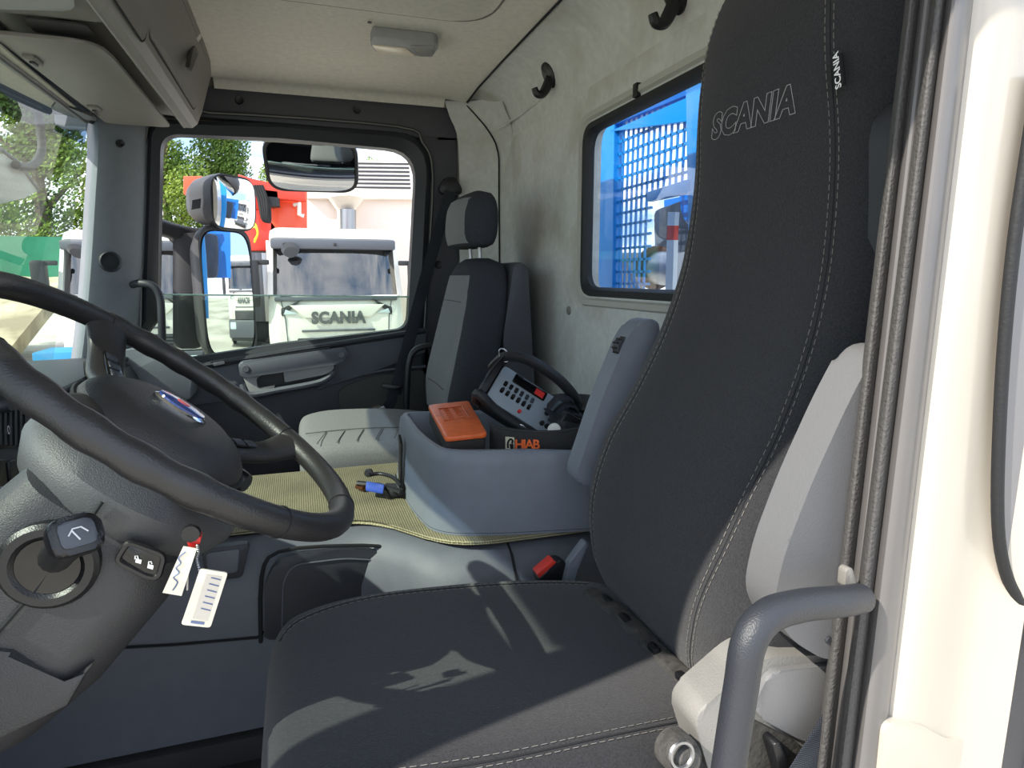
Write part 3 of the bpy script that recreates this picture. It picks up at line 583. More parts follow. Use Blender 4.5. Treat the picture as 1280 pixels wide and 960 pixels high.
# hub pad: domed, egg-shaped
def hub_r(a, s):   # outline, u toward the driver
    u = math.cos(a); v = math.sin(a); return dn*(u*(.098 if u > 0 else .088)*s)+yy_*(v*(.098+.010*u)*s)
hub = [[WC+hub_r(2*math.pi*k/40, s)+ax_*h for k in range(40)] for s, h in ((.9, -.070), (1.03, -.052), (1.05, -.04), (1.0, -.026), (.9, -.016), (.7, -.007), (.4, -.003), (.05, -.002))]
mk('hub_pad', loft(hub), m_hub, sw, smooth=60)
mk('hub_gap', tube([WC+hub_r(2*math.pi*k/48, 1.045)+ax_*-.036 for k in range(48)], .003, 6, cyc=True), m_line, sw)
bg_ = mk('badge', lathe([(0, .005), (.5, .0045), (.85, .003), (1, 0), (1, -.003)], WC+ax_*.0+dn*.002, ax_, 32, sx=.020, sy=.031, up=dn), m_chrome, sw)
bg_.data.materials[0] = m_chrome
mk('badge_face', lathe([(0, .0062), (.5, .0058), (.86, .0045), (.88, .002)], WC+ax_*.0+dn*.002, ax_, 32, sx=.020, sy=.031, up=dn), M('badge_blue', (38, 58, 120), .15, coat=.5), bg_)
mk('badge_emblem', lathe([(0, .0072), (.26, .0068), (.30, .005)], WC+dn*.002, ax_, 20, sx=.020, sy=.027, up=dn), M('badge_red', (190, 60, 60), .3), bg_)
# spokes: paired, curving from pad to rim
for sgn in (1, -1):
    for (a0, a1, w0, w1) in ((52, 47, .034, .026), (132, 128, .036, .030)):
        b0 = math.radians(a0)*sgn; b1 = math.radians(a1)*sgn
        p0 = wp(math.cos(b0)*.085, math.sin(b0)*.085, -.035); p1 = wp(math.cos(b0)*.125, math.sin(b0)*.125, -.040); p2 = wp(math.cos(b1)*.175, math.sin(b1)*.175, -.024); p3 = wp(math.cos(b1)*.212, math.sin(b1)*.212, -.002)
        c = crm([p0, p1, p2, p3], 5); rr = []
        for i, p in enumerate(c):
            f = i/(len(c)-1); wd = w0*(1-f)+w1*f-.010*math.sin(math.pi*f); tn_ = (c[min(i+1, len(c)-1)]-c[max(i-1, 0)]).normalized(); sd_ = ax_.cross(tn_).normalized(); nn = tn_.cross(sd_)
            rr.append([p+sd_*math.cos(q)*wd+nn*math.sin(q)*.012 for q in [2*math.pi*j/14 for j in range(14)]])
        s_ = mk('spoke', loft(rr), m_rim, sw, smooth=60)
        # thumb buttons
        bc = c[6]; tn_ = (c[9]-c[3]).normalized(); sd_ = ax_.cross(tn_).normalized(); nn = tn_.cross(sd_); nn = nn if nn.dot(ax_) > 0 else -nn
        pad = [bc+tn_*a+sd_*b+nn*.010 for a, b in ((-.030, -.011), (.030, -.009), (.030, .009), (-.030, .011))]
        bk = mk('button_pad', prism(rp(pad, .006, 3), nn*.004, .001), m_gloss, s_)
        for q in (-.018, 0, .018):
            mk('thumb_button', prism(rp([bc+tn_*(q+a)+sd_*b+nn*.0135 for a, b in ((-.007, -.007), (.007, -.007), (.007, .007), (-.007, .007))], .002, 2), nn*.002, .0006), M('button_grey', (58, 62, 70), .35), s_)
# indicator stalk under the far side
mk('indicator_stalk', tube([wp(.02, .05, -.09), wp(.06, .10, -.085), wp(.105, .125, -.075), wp(.125, .12, -.07)], [.010, .013, .017, .012], 12, sm=3), m_blk, sc)
# ---- key with red fob and paper tags
ky = thing('ignition_key', 'ignition key with red fob and chain under the steering wheel', 'key', A(238, 680, 'y', .645))
mk('red_fob', prism(rp([A(px, py, 'y', 0.640) for px, py in ((232, 672), (247, 666), (252, 672), (248, 684), (236, 686))], .003, 3), (0, .012, 0), .002), M('red_plastic', (200, 34, 34), .4), ky)
mk('key_head', lathe([(0, .0), (.008, 0), (.009, -.004), (0, -.006)], A(238, 668, 'y', 0.638), (0, -1, 0), 12), m_blk, ky)
ch = [A(px, py, 'y', 0.637) for px, py in ((247, 682), (248, 690), (246, 698), (248, 706), (250, 714))]
mk('bead_chain', (lambda b: [lathe([(0, -.0018), (.0014, -.001), (.0018, 0), (.0014, .001), (0, .0018)], p, (0, 0, 1), 8, bm=b) for p in crm(ch, 3)][0])(NB()), m_steel, ky)
mk('key_blade', prism([A(px, py, 'y', 0.641) for px, py in ((233, 716), (236, 716), (235, 738), (233, 738))], (0, .002, 0)), m_steel, ky)
m_card = M('paper_card', (226, 218, 200), .6, var=(40, .03)); m_ink = M('ink_blue', (104, 116, 150), .7)
c1 = thing('paper_tag', 'narrow handwritten paper tag hanging from the key', 'tag', A(222, 715, 'y', .635))
mk('tag_card', prism([A(px, py, 'y', 0.632) for px, py in ((229, 683), (246, 686), (227, 745), (203, 741))], (0, .0012, 0)), m_card, c1)
mk('handwriting', tube([A(px, py, 'y', 0.6313) for px, py in ((216, 738), (222, 728), (217, 722), (224, 716), (220, 710), (226, 704), (223, 698), (229, 692), (232, 690))], .0006, 4, sm=3), m_ink, c1)
c2 = thing('registration_card', 'larger printed card in plastic sleeve hanging from the key chain', 'card', A(255, 748, 'y', .635))
mk('card_sleeve', prism(rp([A(px, py, 'y', 0.628) for px, py in ((250, 711), (285, 716), (263, 785), (226, 781))], .003, 3), (0, .002, 0), .0004), m_card, c2)
mk('printed_panel', prism([A(px, py, 'y', 0.6274) for px, py in ((258, 718), (278, 721), (260, 776), (241, 773))], (0, .0006, 0)), M('card_print', (200, 192, 180), .6), c2)
for i in range(6):
    f = i/6; a = A(262-17*f*.9+2, 722+46*f, 'y', 0.6270); b = A(276-17*f*.9, 725+46*f, 'y', 0.6270); mk('print_line', tube([a, b], .0006, 4), m_ink, c2)
mk('print_bar', prism([A(px, py, 'y', 0.6270) for px, py in ((239, 776), (256, 778), (255, 781), (238, 779))], (0, .0004, 0)), m_ink, c2)
# ================================================================ seats
class Back:
    """seat back from stacked sections (z, xfront, thickness, y0, y1, bolster)"""
    def __init__(s, secs, p=3.6): s.secs = secs; s.p = p
    def par(s, z):
        q = s.secs
        if z <= q[0][0]: return q[0]
        for i in range(len(q)-1):
            if q[i][0] <= z <= q[i+1][0]:
                u = (z-q[i][0])/(q[i+1][0]-q[i][0]); a = q[max(i-1, 0)]; b = q[i]; c = q[i+1]; d = q[min(i+2, len(q)-1)]
                return [z]+[.5*((2*b[k])+(c[k]-a[k])*u+(2*a[k]-5*b[k]+4*c[k]-d[k])*u*u+(3*b[k]-a[k]-3*c[k]+d[k])*u**3) for k in range(1, 6)]
        return q[-1]
    def pt(s, z, y=None, u=None, v=None):
        _, xf, th, y0, y1, bo = s.par(z); yc = (y0+y1)/2; hw = (y1-y0)/2
        if v is None:
            v = max(-.999, min(.999, (y-yc)/hw)); u = -(1-abs(v)**s.p)**(1/s.p)
        x = xf+th/2+u*th/2
        if u < 0: x += bo*(1-v*v)**1.5*(-u)-bo*.3
        return V((x, yc+v*hw, z))
    def rings(s, n=48, step=.012):
        z0, z1 = s.secs[0][0], s.secs[-1][0]; m = int((z1-z0)/step); out = []
        for i in range(m+1):
            z = z0+(z1-z0)*i/m; r = []
            for k in range(n):
                a = 2*math.pi*k/n; c, d = math.cos(a), math.sin(a)
                r.append(s.pt(z, u=math.copysign(abs(c)**(2/s.p), c), v=math.copysign(abs(d)**(2/s.p), d)))
            out.append(r)
        return out
SB = Back([(.40, .520, .07, .60, .93, .0), (.44, .478, .12, .565, .965, .005), (.50, .455, .145, .545, .99, .012), (.60, .452, .155, .535, 1.005, .018), (.70, .480, .15, .532, 1.003, .022), (.80, .528, .14, .535, .985, .022), (.90, .570, .13, .542, .97, .020),
           (1.0, .598, .125, .548, .962, .014), (1.12, .612, .12, .55, .960, .008), (1.25, .612, .12, .552, .958, .004), (1.34, .618, .12, .56, .95, .0), (1.40, .632, .10, .59, .925, .0), (1.44, .655, .06, .64, .88, .0), (1.452, .675, .02, .69, .83, .0)])
ds = thing('driver_seat', 'large black fabric driver seat with high back and stitched lettering', 'seat', (.25, .77, 0))
sbk = mk('backrest', loft(SB.rings()), m_seat, ds, smooth=60)
def seam(bk, yz, off=.0015):
    return [bk.pt(z, y=y)+V((-off, 0, 0)) for y, z in crm2(yz)]
def crm2(yz): return [(p.x, p.y) for p in crm([V((a, b, 0)) for a, b in yz], 10)]
def stitches(name, path, mat, parent, dash=.007, gap=.004, r=.00045):
    bm = NB(); acc = 0; i = 0; cur = path[0]; d_ = dash; seg = [cur]; pen = True; need = dash
    for p in path[1:]:
        while (p-cur).length >= need:
            q = cur+(p-cur).normalized()*need
            if pen: tube([seg[0], q], r, 5, bm=bm)
            pen = not pen; need = dash if pen else gap; cur = q; seg = [q]
        need -= (p-cur).length; cur = p
    return mk(name, bm, mat, parent)
near = [(.655, .46), (.635, .55), (.605, .66), (.596, .78), (.602, .90), (.616, 1.02), (.632, 1.15), (.648, 1.25), (.662, 1.36), (.68, 1.42)]
far = [(.945, .50), (.955, .60), (.955, .70), (.94, .80), (.928, .90), (.922, 1.0), (.925, 1.12), (.932, 1.25), (.93, 1.34), (.91, 1.39)]
for ln, sg in ((near, 1), (far, -1)):
    for o_ in (0, .013): stitches('stitching', seam(SB, [(y+o_*sg, z) for y, z in ln]), m_thread, sbk)
    mk('seam_welt', tube(seam(SB, [(y+.0065*sg, z) for y, z in ln], -.0005), .0012, 5), m_line, sbk)
def onback(u, v, w):
    y = .795-u; z = 1.203+v; return SB.pt(z, y=y)+V((-.0015-w, 0, 0))
txt('stitched_lettering', 'SCANIA', .047, onback, M('silver_thread', (150, 150, 152), .5), sbk, bev=.0005, off=.0026, outline=True, shear=.15, space=1.06)
tg = [SB.pt(z, y=y)+V((-.006, 0, 0)) for y, z in ((.612, 1.262), (.592, 1.262), (.590, 1.222), (.610, 1.222))]
tgo = mk('fabric_tag', prism([A(px, py, 'x', .598) for px, py in ((1037, 68), (1051, 66), (1055, 106), (1042, 109))], (.004, 0, 0), .0008), m_line, sbk)
tp = [A(px, py, 'x', .5965) for px, py in ((1048, 105), (1045, 71))]
ud = (tp[1]-tp[0]).normalized(); vd = V((-1, 0, 0)).cross(ud).normalized(); vd = vd if vd.y > 0 else -vd
txt('tag_lettering', 'SCANIA', .0118, basis(tp[0].lerp(tp[1], .5), ud, vd, (-1, 0, 0)), M('white_print', (225, 225, 225), .5), tgo, off=.0003)
# cushion: sections along x
def csn(x, yc, hw, zt, zb, bol, n=44, p=3.4):
    r = []; zc = (zt+zb)/2; hz_ = (zt-zb)/2
    for k in range(n):
        a = 2*math.pi*k/n; c, d = math.cos(a), math.sin(a); v = math.copysign(abs(c)**(2/p), c); w_ = math.copysign(abs(d)**(2/p), d)
        z = zc+w_*hz_
        if w_ > 0: z += w_*bol*(abs(v)**2.2-.35)
        r.append(V((x, yc+v*hw, z)))
    return r
secs = [(-.066, .14, .445, .36, .0), (-.060, .185, .462, .34, 0), (-.045, .215, .478, .325, .004), (-.02, .228, .488, .32, .008), (.03, .236, .493, .32, .016), (.10, .24, .492, .32, .024), (.20, .24, .485, .32, .030), (.30, .238, .478, .32, .028), (.40, .23, .470, .32, .018), (.47, .215, .462, .33, .008), (.52, .19, .45, .34, .0)]
cp = [crm([V((s[0], s[1], s[2])) for s in secs], 4), crm([V((s[0], s[3], s[4])) for s in secs], 4)]
YC = .765
CU = [(a.x, a.y, a.z, b.y, b.z) for a, b in zip(*cp)]
cu = mk('cushion', loft([csn(x, YC+.006, hw, zt, zb, bo) for x, hw, zt, zb, bo in CU]), m_seat, ds, smooth=60)
def cz(x, y):
    q = min(CU, key=lambda s: abs(s[0]-x)); i = CU.index(q)
    j = min(i+1, len(CU)-1) if x > q[0] else max(i-1, 0); f = 0 if CU[j][0] == q[0] else (x-q[0])/(CU[j][0]-q[0])
    _, hw, zt, zb, bo = [a*(1-f)+b*f for a, b in zip(q, CU[j])]; v = max(-.995, min(.995, (y-YC-.006)/hw)); w_ = (1-abs(v)**3.4)**(1/3.4)
    return (zt+zb)/2+w_*(zt-zb)/2+w_*bo*(abs(v)**2.2-.35)
def cseam(pts, off=.0015): return [V((p.x, p.y, cz(p.x, p.y)+off)) for p in crm([V((a, b, 0)) for a, b in pts], 8)]
nearc = [(.43, .592), (.30, .584), (.18, .580), (.08, .585), (.0, .60), (-.045, .62)]
farc = [(.45, .93), (.36, .945), (.22, .952), (.10, .95), (.02, .935), (-.03, .915), (-.05, .89)]
for ln, sg in ((nearc, 1), (farc, -1)):
    for o_ in (0, .012): stitches('stitching', cseam([(x, y-o_*sg) for x, y in ln]), m_thread, cu)
    mk('seam_welt', tube(cseam([(x, y-.006*sg) for x, y in ln], .0002), .0014, 5), m_line, cu)
# straps and webbing in the gap between cushion and back
mk('gap_webbing', tube([V((.435, .90, .462)), V((.45, .82, .462)), V((.452, .74, .460)), V((.455, .66, .46)), V((.46, .585, .452))], .010, 8, sm=4, flat=.016), M('dirty_webbing', (52, 50, 48), .9, bump=(120, 1), var=(70, .5)), ds)
for i, y in enumerate((.86, .80, .715, .645, .61)):
    mk('gap_clip', box((.440, y-.011, .464), (.452, y+.011, .474), .003), m_blk, ds)
# near side cover, base, levers
mk('seat_base', box((.0, .60, .02), (.48, .95, .34), .02), m_dkpl, ds)
def N_(px, py, y): return A(px, py, 'y', y)
mk('side_cover', prism(rp([N_(866, 897, .520), N_(905, 862, .520), N_(950, 822, .520), N_(1060, 818, .520), N_(1090, 1010, .520), N_(900, 1010, .520)], [.02, .03, .03, .02, .01, .01], 5), (0, .05, 0), .010), M('cover_grey', (124, 122, 118), .6, bump=(500, .3), var=(15, .06)), ds)
mk('cover_panel', prism(rp([N_(948, 868, .512), N_(965, 840, .512), N_(1055, 830, .512), N_(1075, 940, .512), N_(1000, 925, .512), N_(945, 895, .512)], .012, 4), (0, .02, 0), .004), M('grey_plastic', (104, 104, 105), .6, bump=(600, .3)), ds)
mk('cover_recess', prism(rp([N_(940, 900, .513), N_(1000, 930, .513), N_(1010, 1010, .513), N_(930, 1010, .513)], .008, 3), (0, .01, 0)), M('dusty_black', (50, 48, 44), .95, bump=(150, 1), var=(60, .5)), ds)
lv = mk('adjuster_knob', lathe([(0, .016), (.012, .016), (.018, .010), (.021, .0), (.021, -.02)], N_(852, 944, .515), (0, -1, .2), 20), M('worn_black', (66, 64, 62), .7, bump=(150, 1), var=(60, .4)), ds)
mk('knob_ring', tube(circ(N_(852, 944, .500), .013, (0, -1, .2), 20), .0025, 6, cyc=True), m_steel, lv)
mk('adjuster_boot', tube([N_(852, 950, .52), N_(862, 975, .52), N_(850, 1010, .52)], .02, 10, sm=3), m_rub, ds)
mk('height_lever', prism(rp([N_(966, 932, .495), N_(974, 926, .495), N_(1000, 985, .495), N_(985, 1000, .495)], .005, 3), (0, .018, 0), .003), m_blk, ds)
# belt webbing running down beside the seat
mk('belt_webbing', tube([N_(1062, 830, .488), N_(1055, 880, .486), N_(1020, 940, .485), N_(975, 1010, .485)], .022, 8, sm=4, flat=.0016, up=(1, 0, .5)), m_strap, ds)
# buckle
bb = mk('buckle', prism(rp([A(px, py, 'y', 1.045) for px, py in ((672, 724), (698, 700), (710, 705), (704, 735), (678, 737))], .006, 3), (0, .03, 0), .004), m_blk, ds)
mk('buckle_button', prism(rp([A(px, py, 'y', 1.042) for px, py in ((671, 718), (692, 700), (696, 703), (674, 723))], .003, 2), (0, .026, 0), .001), M('buckle_red', (214, 60, 50), .4), bb)
mk('buckle_bracket', prism(rp([A(px, py, 'y', 1.03) for px, py in ((704, 738), (712, 705), (732, 676), (738, 680), (722, 712), (716, 740))], .006, 3), (0, .02, 0), .003), m_cons, ds)
# armrests, folded up
def armrest(name, label, out, y, dep, knob, mat):
    a = mk(name, prism(rp([A(px, py, 'y', y) for px, py in out], .03, 5), (0, dep, 0), .019, 6), mat, ds, label=label)
    p = A(*knob, 'y', y+dep*.35); d = (A(out[0][0], out[0][1], 'y', y)-A(out[-2][0], out[-2][1], 'y', y))
    k = mk('adjust_wheel', lathe([(0, -.011), (.016, -.011), (.018, -.009), (.018, .009), (.016, .011), (0, .011)], p, (0, 1, 0), 18), m_dkpl, a)
    for i in range(12):
        an = 2*math.pi*i/12; q = p+V((math.cos(an)*.018, 0, math.sin(an)*.018)); mk('wheel_rib', tube([q+V((0, -.01, 0)), q+V((0, .01, 0))], .0018, 5), m_blk, k)
    return a
armrest('armrest', 'light grey armrest on the doorway side', ((1101, 428), (1062, 500), (1012, 610), (978, 700), (966, 762), (988, 800), (1032, 826), (1062, 820), (1110, 700), (1150, 500), (1150, 440)), .488, .046, (1094, 500), M('armrest_grey', (96, 96, 98), .55, bump=(600, .25)))
armrest('armrest', 'grey armrest on the passenger side', ((828, 400), (802, 398), (785, 420), (752, 500), (722, 590), (722, 604), (738, 608), (770, 590), (812, 500)), 1.035, .05, (779, 434), m_cons)
N_p = A(1036, 800, 'y', .4865); mk('armrest_screw', lathe([(0, .001), (.003, .001), (.004, 0), (.004, -.002)], N_p, (0, -1, 0), 10), m_dkpl, ds)
# head-restraint side guard behind the doorway seal
mk('side_guard', prism(rp([A(px, py, 'y', .545) for px, py in ((1128, 128), (1150, 118), (1180, 150), (1180, 420), (1110, 430), (1115, 250), (1116, 160))], .02, 4), (0, .03, 0), .008), m_dkpl, ds)
# ---- passenger seat
ps = thing('passenger_seat', 'grey fabric passenger seat with separate headrest by the far door', 'seat', (.3, 2.12, 0))
PB = Back([(.50, .43, .16, 1.92, 2.36, .01), (.60, .425, .17, 1.905, 2.37, .02), (.72, .45, .165, 1.905, 2.36, .022), (.84, .478, .16, 1.915, 2.34, .02), (.94, .500, .155, 1.94, 2.31, .014), (1.0, .515, .14, 1.97, 2.28, .006), (1.03, .535, .10, 2.0, 2.25, 0), (1.04, .555, .05, 2.03, 2.22, 0)])
pb = mk('backrest', loft(PB.rings(40, .015)), m_seat2d, ps, smooth=60)
# lighter centre panel
cols = []
for z in (.52, .62, .72, .82, .92, .985):
    _, xf, th, y0, y1, bo = PB.par(z); yc = (y0+y1)/2; hw = (y1-y0)/2*.80; cols.append([PB.pt(z, y=yc+hw*q)+V((-.006 if abs(q) < .95 else .001, 0, 0)) for q in (-1, -.85, -.4, 0, .4, .85, 1)])
mk('centre_panel', patch(cols, nu=3, nv=3, vec=(.006, 0, 0)), m_seat2, pb)
for z in (.90, .62): mk('panel_seam', tube([PB.pt(z, y=1.96+.34*k/8)+V((-.006, 0, 0)) for k in range(1, 8)], .0012, 5), m_line, pb)
HB = Back([(1.075, .515, .08, 1.99, 2.25, 0), (1.085, .50, .115, 1.975, 2.265, 0), (1.12, .492, .135, 1.968, 2.272, .006), (1.18, .495, .135, 1.968, 2.272, .006), (1.22, .505, .12, 1.98, 2.26, 0), (1.243, .53, .08, 2.0, 2.24, 0), (1.25, .55, .03, 2.03, 2.21, 0)], 3.0)
hr = mk('headrest', loft(HB.rings(40, .008)), m_seat2d, ps, smooth=60)
cols = []
for z in (1.085, 1.12, 1.16, 1.20, 1.225): cols.append([HB.pt(z, y=2.12+.125*q)+V((-.005 if abs(q) < .95 else .002, 0, 0)) for q in (-1, -.85, -.4, 0, .4, .85, 1)])
mk('headrest_panel', patch(cols, nu=3, nv=3, vec=(.005, 0, 0)), m_seat2, hr)
for y in (2.06, 2.18): mk('headrest_post', tube([V((.575, y, 1.02)), V((.57, y, 1.10))], .006, 10), m_steel, ps)
mk('back_shell', prism(rp([V((.62, 1.925, .50)), V((.61, 1.925, .80)), V((.655, 1.95, 1.03)), V((.70, 1.95, 1.02)), V((.72, 1.93, .60)), V((.70, 1.93, .48))], .02, 4), (0, .38, 0), .012), m_pill, ps)
psec = [(-.02, .22, .475, .38, .0), (-.012, .25, .497, .38, .0), (.01, .268, .512, .375, .006), (.08, .275, .522, .375, .014), (.2, .275, .520, .375, .016), (.32, .27, .512, .375, .012), (.42, .26, .50, .36, .004), (.5, .25, .49, .37, 0)]
cp = [crm([V((s[0], s[1], s[2])) for s in psec], 3), crm([V((s[0], s[3], s[4])) for s in psec], 3)]
pc = mk('cushion', loft([csn(a.x, 2.10, a.y, a.z, b.y, b.z) for a, b in zip(*cp)]), m_seat2, ps, smooth=60)
for i in range(6):
    x0 = .03+i*.055; mk('cushion_seam', tube([V((x0, 1.855, .511)), V((x0+.008, 1.88, .515)), V((x0+.02, 1.92, .519)), V((x0+.03, 1.96, .519))], .0014, 5, sm=3), M('grey_seam', (84, 82, 78), .9), pc)
mk('cushion_seam', tube([V((-.0, 1.965, .517)), V((.1, 1.965, .521)), V((.2, 1.965, .520)), V((.36, 1.965, .511))], .0014, 5, sm=3), M('grey_seam', (84, 82, 78), .9), pc)
mk('seat_base', prism(rp([V((-.01, 1.822, .36)), V((.40, 1.822, .36)), V((.46, 1.84, .36)), V((.46, 2.36, .36)), V((-.01, 2.36, .36))], .03, 4), (0, 0, .08), .012), m_lgrey, ps)
mk('seat_box', box((.03, 1.99, .01), (.44, 2.34, .36), .01), m_dkpl, ps)
mk('grab_loop', tube([A(px, py, 'y', 2.36) for px, py in ((538, 432), (520, 437), (511, 455), (508, 500), (508, 540))], .012, 10, sm=4), m_blk, ps)
# ---- passenger belt
pbt = thing('seat_belt', 'dark seat belt hanging beside the passenger seat', 'seat belt', A(563, 232, 'y', 2.56))
gd = mk('belt_guide', prism(rp([A(px, py, 'y', 2.56) for px, py in ((549, 236), (556, 222), (568, 220), (577, 234), (578, 242), (570, 244), (552, 242))], .012, 4), (0, .035, 0), .008), m_blk, pbt)
mk('belt_webbing', tube([A(px, py, 'y', y) for px, py, y in ((563, 240, 2.555), (545, 300, 2.54), (526, 370, 2.51), (508, 440, 2.47), (494, 492, 2.44))], .025, 8, sm=4, flat=.0015, up=(.8, .25, .2)), m_strap, pbt)
mk('belt_slider', prism(rp([A(px, py, 'y', 2.43) for px, py in ((476, 484), (478, 480), (502, 482), (501, 487), (490, 489))], .004, 3), (0, .02, 0), .002), m_blk, pbt)
mk('belt_webbing', tube([A(px, py, 'y', y) for px, py, y in ((492, 488, 2.42), (488, 505, 2.41), (480, 515, 2.40), (490, 530, 2.40), (502, 545, 2.40))], .022, 8, sm=4, flat=.0016, up=(.8, .3, .2)), m_strap, pbt)
mk('belt_tongue', prism(rp([A(px, py, 'y', 2.395) for px, py in ((484, 519), (491, 514), (499, 517), (497, 523), (487, 525))], .004, 3), (0, .006, 0), .001), m_steel, pbt)
mk('belt_tongue', prism(rp([A(px, py, 'y', 2.393) for px, py in ((474, 510), (480, 507), (483, 512), (477, 516))], .004, 3), (0, .006, 0), .001), m_steel, pbt)
# ================================================================ centre console box and contents
cb = thing('centre_console', 'blue-grey open storage box between the seats', 'storage box', (.5, 1.4, .45))
base = [V((.225, 1.665, 0)), V((.222, 1.40, 0)), V((.245, 1.235, 0)), V((.36, 1.195, 0)), V((.785, 1.115, 0)), V((.785, 1.665, 0))]
def cring(z, ins, fl=0):
    pts = rp(base, [.05, .10, .09, .06, .03, .03], 6); c = V((.5, 1.42, 0)); out = []
    for i, p in enumerate(pts):
        a, b = pts[i-1], pts[(i+1) % len(pts)]; t_ = (b-a).normalized(); n = V((-t_.y, t_.x, 0)); n = n if n.dot(c-p) > 0 else -n
        out.append(V((p.x, p.y, z-.10*max(0, p.x-.55)*fl))+n*ins)
    return out
mk('box_shell', loft([cring(.4558, -.004), cring(.50, .0), cring(.60, .006, 1), cring(.622, .010, 1), cring(.630, .018, 1), cring(.630, .028, 1), cring(.622, .036, 1), cring(.48, .042), cring(.475, .06)], cap=True), m_cons, cb, smooth=45)
lp_ = mk('latch_plate', prism([V((.2175, 1.50, .475)), V((.2175, 1.53, .475)), V((.2215, 1.53, .60)), V((.2215, 1.50, .585))], (-.006, 0, 0), .001), m_blk, cb)
mk('base_shadow_gap', tube(cring(.460, -.001), .003, 5, cyc=True), m_line, cb)
mk('cup_tray', lathe([(.0, -.01), (.075, -.01), (.085, .004), (.10, .010), (.108, .004), (.10, -.02)], (.69, 1.57, .640), (0, 0, 1), 32), m_dkpl, cb)
# orange case
oq = [V((.292, 1.545, .656)), V((.402, 1.565, .656)), V((.365, 1.265, .644)), V((.275, 1.27, .640))]
m_or = M('orange_leather', (214, 98, 44), .45, bump=(180, .5), var=(50, .12), var2=((150, 60, 30), 22, .58, .75))
ob = thing('orange_case', 'worn orange case lying on top of the centre storage box', 'case', (.31, 1.4, .61))
nrm = (oq[1]-oq[0]).cross(oq[3]-oq[0]).normalized(); nrm = nrm if nrm.z > 0 else -nrm
mk('case_cover', prism(rp(oq, .012, 3), nrm*.012, .004), m_or, ob)
mk('case_body', prism(rp([p-nrm*.034+(V((.335, 1.41, .64))-p)*.04 for p in oq], .01, 3), nrm*.034, .003), M('case_black', (40, 38, 36), .8, bump=(200, .5)), ob)
cc = (oq[0]+oq[1]+oq[2]+oq[3])/4; ux = (oq[1]-oq[0]).normalized(); uy = (oq[3]-oq[0]).normalized()
emb = [cc+ux*a+uy*b+nrm*.0125 for a, b in ((-.032, -.085), (.030, -.085), (.028, .02), (-.034, .02))]
m_or2 = M('orange_emboss', (176, 78, 34), .5)
mk('embossed_frame', tube(emb, .0016, 5, cyc=True), m_or2, ob)
for r_ in range(2):
    for c_ in range(4):
        p = cc+ux*(-.014+.024*r_)+uy*(-.068+.024*c_)+nrm*.0125
        mk('embossed_figure', tube(rp([p+ux*a+uy*b for a, b in ((-.006, -.008), (.006, -.008), (.006, .006), (-.006, .006))], .003, 2), .0013, 5, cyc=True), m_or2, ob)
# remote control (face tilted toward the driver) in its black carry frame
rc = thing('remote_control', 'crane remote control with grey lever panel and black guard frame', 'remote control', (.52, 1.42, .5))
ro = A(661, 503, 'y', 1.40); rx = V((.62, -.20, -.42)).normalized(); rn0 = V((-.40, -.55, .72)); rn = (rn0-rx*rn0.dot(rx)).normalized(); ry = rn.cross(rx)
def RC(a, b, c=0): return ro+rx*a+ry*b+rn*c
m_rc = M('remote_grey', (134, 146, 156), .5, bump=(400, .2)); m_rb = M('remote_black', (24, 25, 29), .55, bump=(300, .4))
mk('remote_body', prism(rp([RC(a, b, -.07) for a, b in ((-.10, -.055), (.10, -.055), (.10, .055), (-.10, .055))], .015, 3), rn*.066, .008), m_rb, rc)
fp_ = mk('face_panel', prism(rp([RC(a, b, -.004) for a, b in ((-.095, -.05), (.095, -.05), (.095, .05), (-.095, .05))], .012, 3), rn*.005, .001), m_rc, rc)
for i in range(6):
    for j in range(2):
        p = RC(-.07+i*.015, -.012+.02*j, .001); mk('lever_slot', prism(rp([p+rx*a+ry*b for a, b in ((-.0045, -.007), (.0045, -.007), (.0045, .007), (-.0045, .007))], .003, 2), rn*.002), m_gloss, fp_)
        if j == 0: mk('lever', tube([p, p+rn*.012+ry*.002], .0025, 6), m_rb, fp_)
mk('red_button', lathe([(0, .006), (.004, .006), (.005, 0)], RC(-.01, -.035, .001), rn, 10), M('red_plastic', (200, 34, 34), .4), fp_)
for i in range(4): mk('panel_knob', lathe([(0, .008), (.005, .008), (.006, 0)], RC(.05+.014*(i % 2), -.03+.03*(i//2), .001), rn, 10), m_rb, fp_)
mk('display_screen', prism(rp([RC(a, b, .001) for a, b in ((-.06, .022), (.03, .022), (.03, .048), (-.06, .048))], .004, 2), rn*.003, .0008), m_gloss, rc)
mk('display_digits', prism([RC(a, b, .0045) for a, b in ((.0, .026), (.024, .026), (.024, .042), (.0, .042))], rn*.0005), M('red_display', (210, 50, 48), .4), rc)
gb = crm([RC(-.11, .05, -.03), RC(-.10, .058, .03), RC(-.05, .066, .055), (RC(.03, .066, .052)), RC(.09, .058, .03), RC(.115, .05, -.02)], 5)
mk('guard_bar', tube(gb, .013, 12, flat=.020), m_rb, rc)
gb = crm([RC(-.11, -.05, -.03), RC(-.112, -.056, .008), RC(-.05, -.062, -.008), RC(.03, -.062, -.012), RC(.10, -.058, -.004), RC(.115, -.05, -.03)], 5)
mk('guard_bar', tube(gb, .012, 10), m_rb, rc)
for (a, b) in ((-.108, .0), (.106, .0)): mk('end_cheek', prism(rp([RC(a-.008, -.06, -.06), RC(a-.008, .06, -.06), RC(a-.008, .064, .02), RC(a-.008, -.056, .004)], .02, 4), rx*.016, .004), m_rb, rc)
